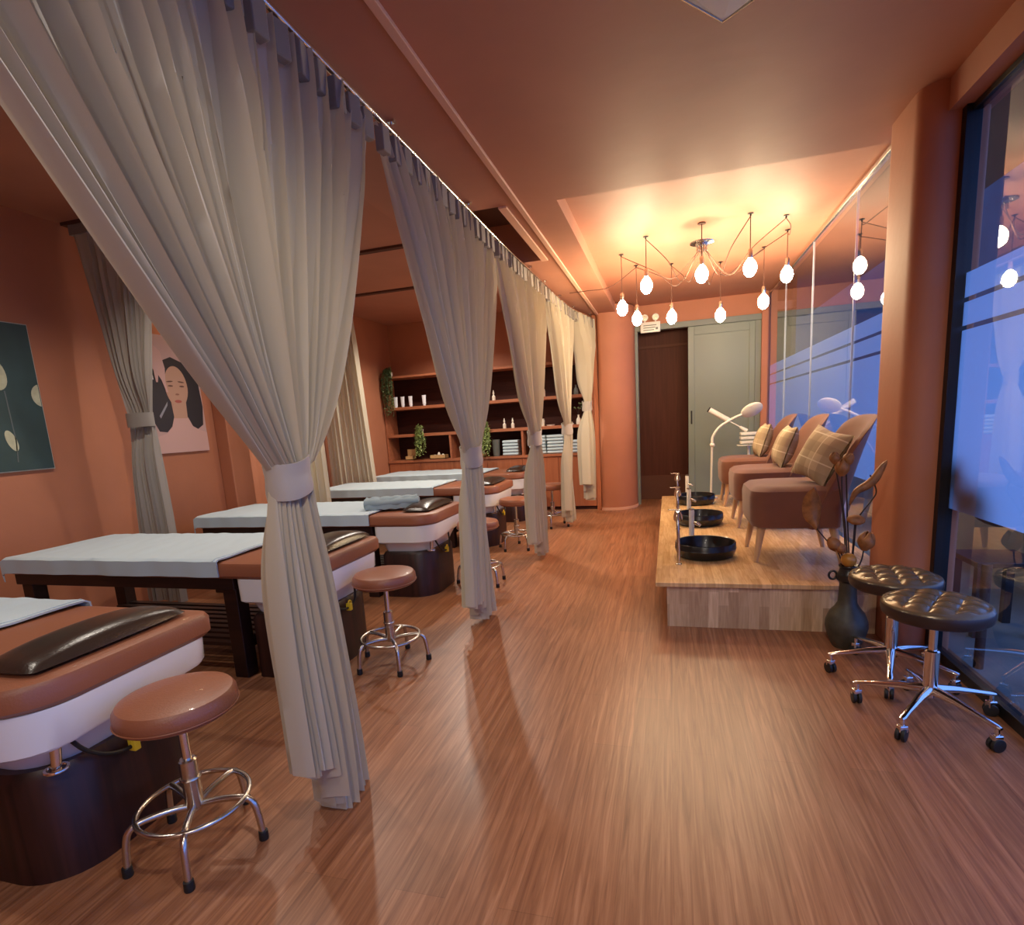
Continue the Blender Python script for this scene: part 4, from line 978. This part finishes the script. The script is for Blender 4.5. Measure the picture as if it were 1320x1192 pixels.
# folded towels: one object each
def folded():
    b = MB(); h = .044; rg = []
    for x, k in ((-.118, .80), (-.114, .95), (-.09, 1), (.09, 1), (.114, .95), (.118, .80)):
        rg.append([(x, .10*k*math.copysign(abs(math.cos(a))**.35, math.cos(a)), h/2+h/2*k*math.copysign(abs(math.sin(a))**.75, math.sin(a))) for a in [2*PI*j/24+.01 for j in range(24)]])
    b.loft(rg); return b
ft = folded().build('folded_towel', M['towel'], sub=0)
first = True
STK = [(-2.20, 5, 'stack just left of the third curtain'), (-1.80, 6, 'stack just right of the third curtain'), (-1.545, 6, 'second stack right of the third curtain'), (-1.30, 4, 'stack just right of the fourth curtain'), (-1.06, 5, 'stack behind the farthest curtain')]
ORD = ['bottom', 'second up', 'third up', 'fourth up', 'fifth up', 'sixth up', 'seventh up']
for x, n, lb in STK:
    for k in range(n):
        o = ft if first else ft.copy()
        if not first: COL.objects.link(o)
        first = False
        o.location = (x+R.uniform(-.004, .004), 7.90, ZS[0]+.001+k*.0445); o.rotation_euler = (0, 0, R.uniform(-.03, .03))
        tag(o, 'folded towel, %s, in the %s' % (ORD[k] if k < n-1 else 'topmost', lb), 'towel', 'folded towels on the lowest shelf')

# ------------------------------------------------------------------ wall pictures (flat prints on thin panels, on the left wall)
def flat(name, mat, pts, parent, d):
    """pts: (y, z) on the panel face, counter-clockwise seen from +x"""
    b = MB(); b.loft([[(d, y, z) for y, z in pts], [(d+.0012, y, z) for y, z in pts]]); return b.build(name, mat, parent, smooth=False)
def ell(cy, cz, ry, rz, n=28, rot=0, a0=0, a1=2*PI):
    out = []
    for i in range(n):
        a = a0+(a1-a0)*i/n; y, z = ry*math.cos(a), rz*math.sin(a); out.append((cy+y*math.cos(rot)-z*math.sin(rot), cz+y*math.sin(rot)+z*math.cos(rot)))
    return out
t = thing('teal_picture', 'dark teal botanical picture at the left edge, pale buds on it', 'picture', (XL+.001, 2.48, 1.625))
b = MB(); b.box((0, -.42, -.475), (.026, .42, .475)); b.build('canvas', pbr('teal_print', (.030, .062, .062), .6, noise=.15, nscale=5), t, smooth=False)
b = MB(); b.box((0, -.426, -.481), (.022, -.42, .481)); b.box((0, .42, -.481), (.022, .426, .481)); b.box((0, -.42, -.481), (.022, .42, -.475)); b.box((0, -.42, .475), (.022, .42, .481)); b.build('edge_frame', pbr('pale_print_edge', (.45, .45, .40), .5), t, smooth=False)
cr = pbr('pale_bud_print', (.50, .50, .34), .6, noise=.15, nscale=20); gr = pbr('grey_stem_print', (.11, .13, .13), .6)
fl = flat('bud', cr, ell(.165, .15, .070, .11, rot=.25), t, .026); flat('bud', cr, [(y, z) for y, z in ell(.43, .015, .065, .075) if y <= .4195], t, .026)
flat('bud', cr, ell(.19, -.28, .03, .07, rot=.3), t, .026)
flat('stem', gr, [(.205, .04), (.212, .04), (.218, -.28), (.205, -.42), (.198, -.42), (.211, -.28)], t, .026)
t = thing('portrait_picture', 'pink portrait print of a woman with closed eyes receiving a facial massage', 'picture', (XL+.001, 4.02, 1.68))
def pc(n, c, r=.55): return pbr(n, c, r)
skin = pc('print_skin', (.52, .30, .21)); skin2 = pc('print_skin_pink', (.62, .38, .34)); hair = pc('print_dark_hair', (.028, .024, .032), .3); lip = pc('print_lips', (.42, .10, .08)); brow = pc('print_brows', (.14, .06, .04)); wh = pc('print_white', (.75, .72, .70))
b = MB(); b.box((0, -.28, -.495), (.02, .28, .495)); b.build('canvas', pc('print_backdrop', (.55, .36, .33)), t, smooth=False)
flat('hair', hair, [(-.27, .15), (-.10, .28), (.0, .32), (.12, .28), (.26, .12), (.275, -.10), (.25, -.26), (.18, -.30), (.10, -.25), (.0, -.2), (-.06, -.24), (-.12, -.32), (-.22, -.31), (-.275, -.2)][::-1][::-1], t, .020)
flat('shoulders', skin2, [(-.279, -.494), (.279, -.494), (.279, -.33), (.20, -.305), (.13, -.27), (.095, -.20), (.08, -.18), (-.05, -.18), (-.06, -.20), (-.09, -.27), (-.16, -.33), (-.279, -.36)], t, .0214)
flat('neck', skin, [(-.055, -.20), (.085, -.20), (.095, -.02), (-.065, -.02)], t, .0222); flat('face', skin, [(.015+y*(1-.28*max(0, -z/.185)**2), .06+z) for y, z in ell(0, 0, .118, .185, 36)], t, .0228)
for s in (-.05, .068):
    flat('closed_eye', brow, ell(s+.005, .075, .026, .007), t, .0242); flat('eyebrow', brow, ell(s+.002, .112, .034, .006, rot=.1 if s < 0 else -.1), t, .0242)
flat('nose', pc('print_nostril', (.30, .13, .09)), ell(.013, .005, .020, .008), t, .0242); flat('lips', lip, ell(.012, -.055, .036, .013), t, .0242)
flat('sleeve', wh, [(-.279, .12), (-.20, .12), (-.215, .30), (-.24, .494), (-.279, .494)], t, .0215)
flat('hand', skin2, [(-.23, .46), (-.10, .36), (-.075, .22), (-.09, .10), (-.078, .02), (-.095, .02), (-.125, .12), (-.15, .16), (-.165, .10), (-.182, .10), (-.19, .20), (-.225, .26)][::-1], t, .0245)
flat('hair_shine', pc('print_grey_shine', (.30, .30, .34)), [(-.20, -.18), (-.10, -.06), (-.105, -.09), (-.19, -.20)], t, .0216)

# ------------------------------------------------------------------ outside the near window
t = thing('film_shade_shrub', 'rounded dark shrub added behind the lower frosted film to shade a patch', 'shrub', (1.385, 2.93, -.0))  # made-up shrub, set close to the film to darken a rounded patch
b = MB(); b.rod((0, 0, 0), (0, 0, .5), .02); b.build('stem', M['stem'], t)
b = MB(); b.ball((0, .08, .90), .11, 20, 14, (.95, .8, 1)); b.ball((.0, -.06, .80), .15, 20, 14, (.7, 1.2, .75)); b.build('foliage', pbr('shrub_leaf', (.05, .06, .04), .9, noise=.4, nscale=30, bump=.8, bscale=40), t)
t = thing('outdoor_side_table', 'small dark wooden stand outside the near window', 'table', (1.75, 3.62, -.06))
b = MB(); b.box((-.16, -.16, .40), (.16, .16, .43)); b.build('tabletop', M['frame'], t, smooth=False, bevel=.004)
for sx in (-1, 1):
    for sy in (-1, 1):
        b = MB(); b.box((sx*.13-.02, sy*.13-.02, 0), (sx*.13+.02, sy*.13+.02, .40)); b.build('leg', M['frame'], t, smooth=False)
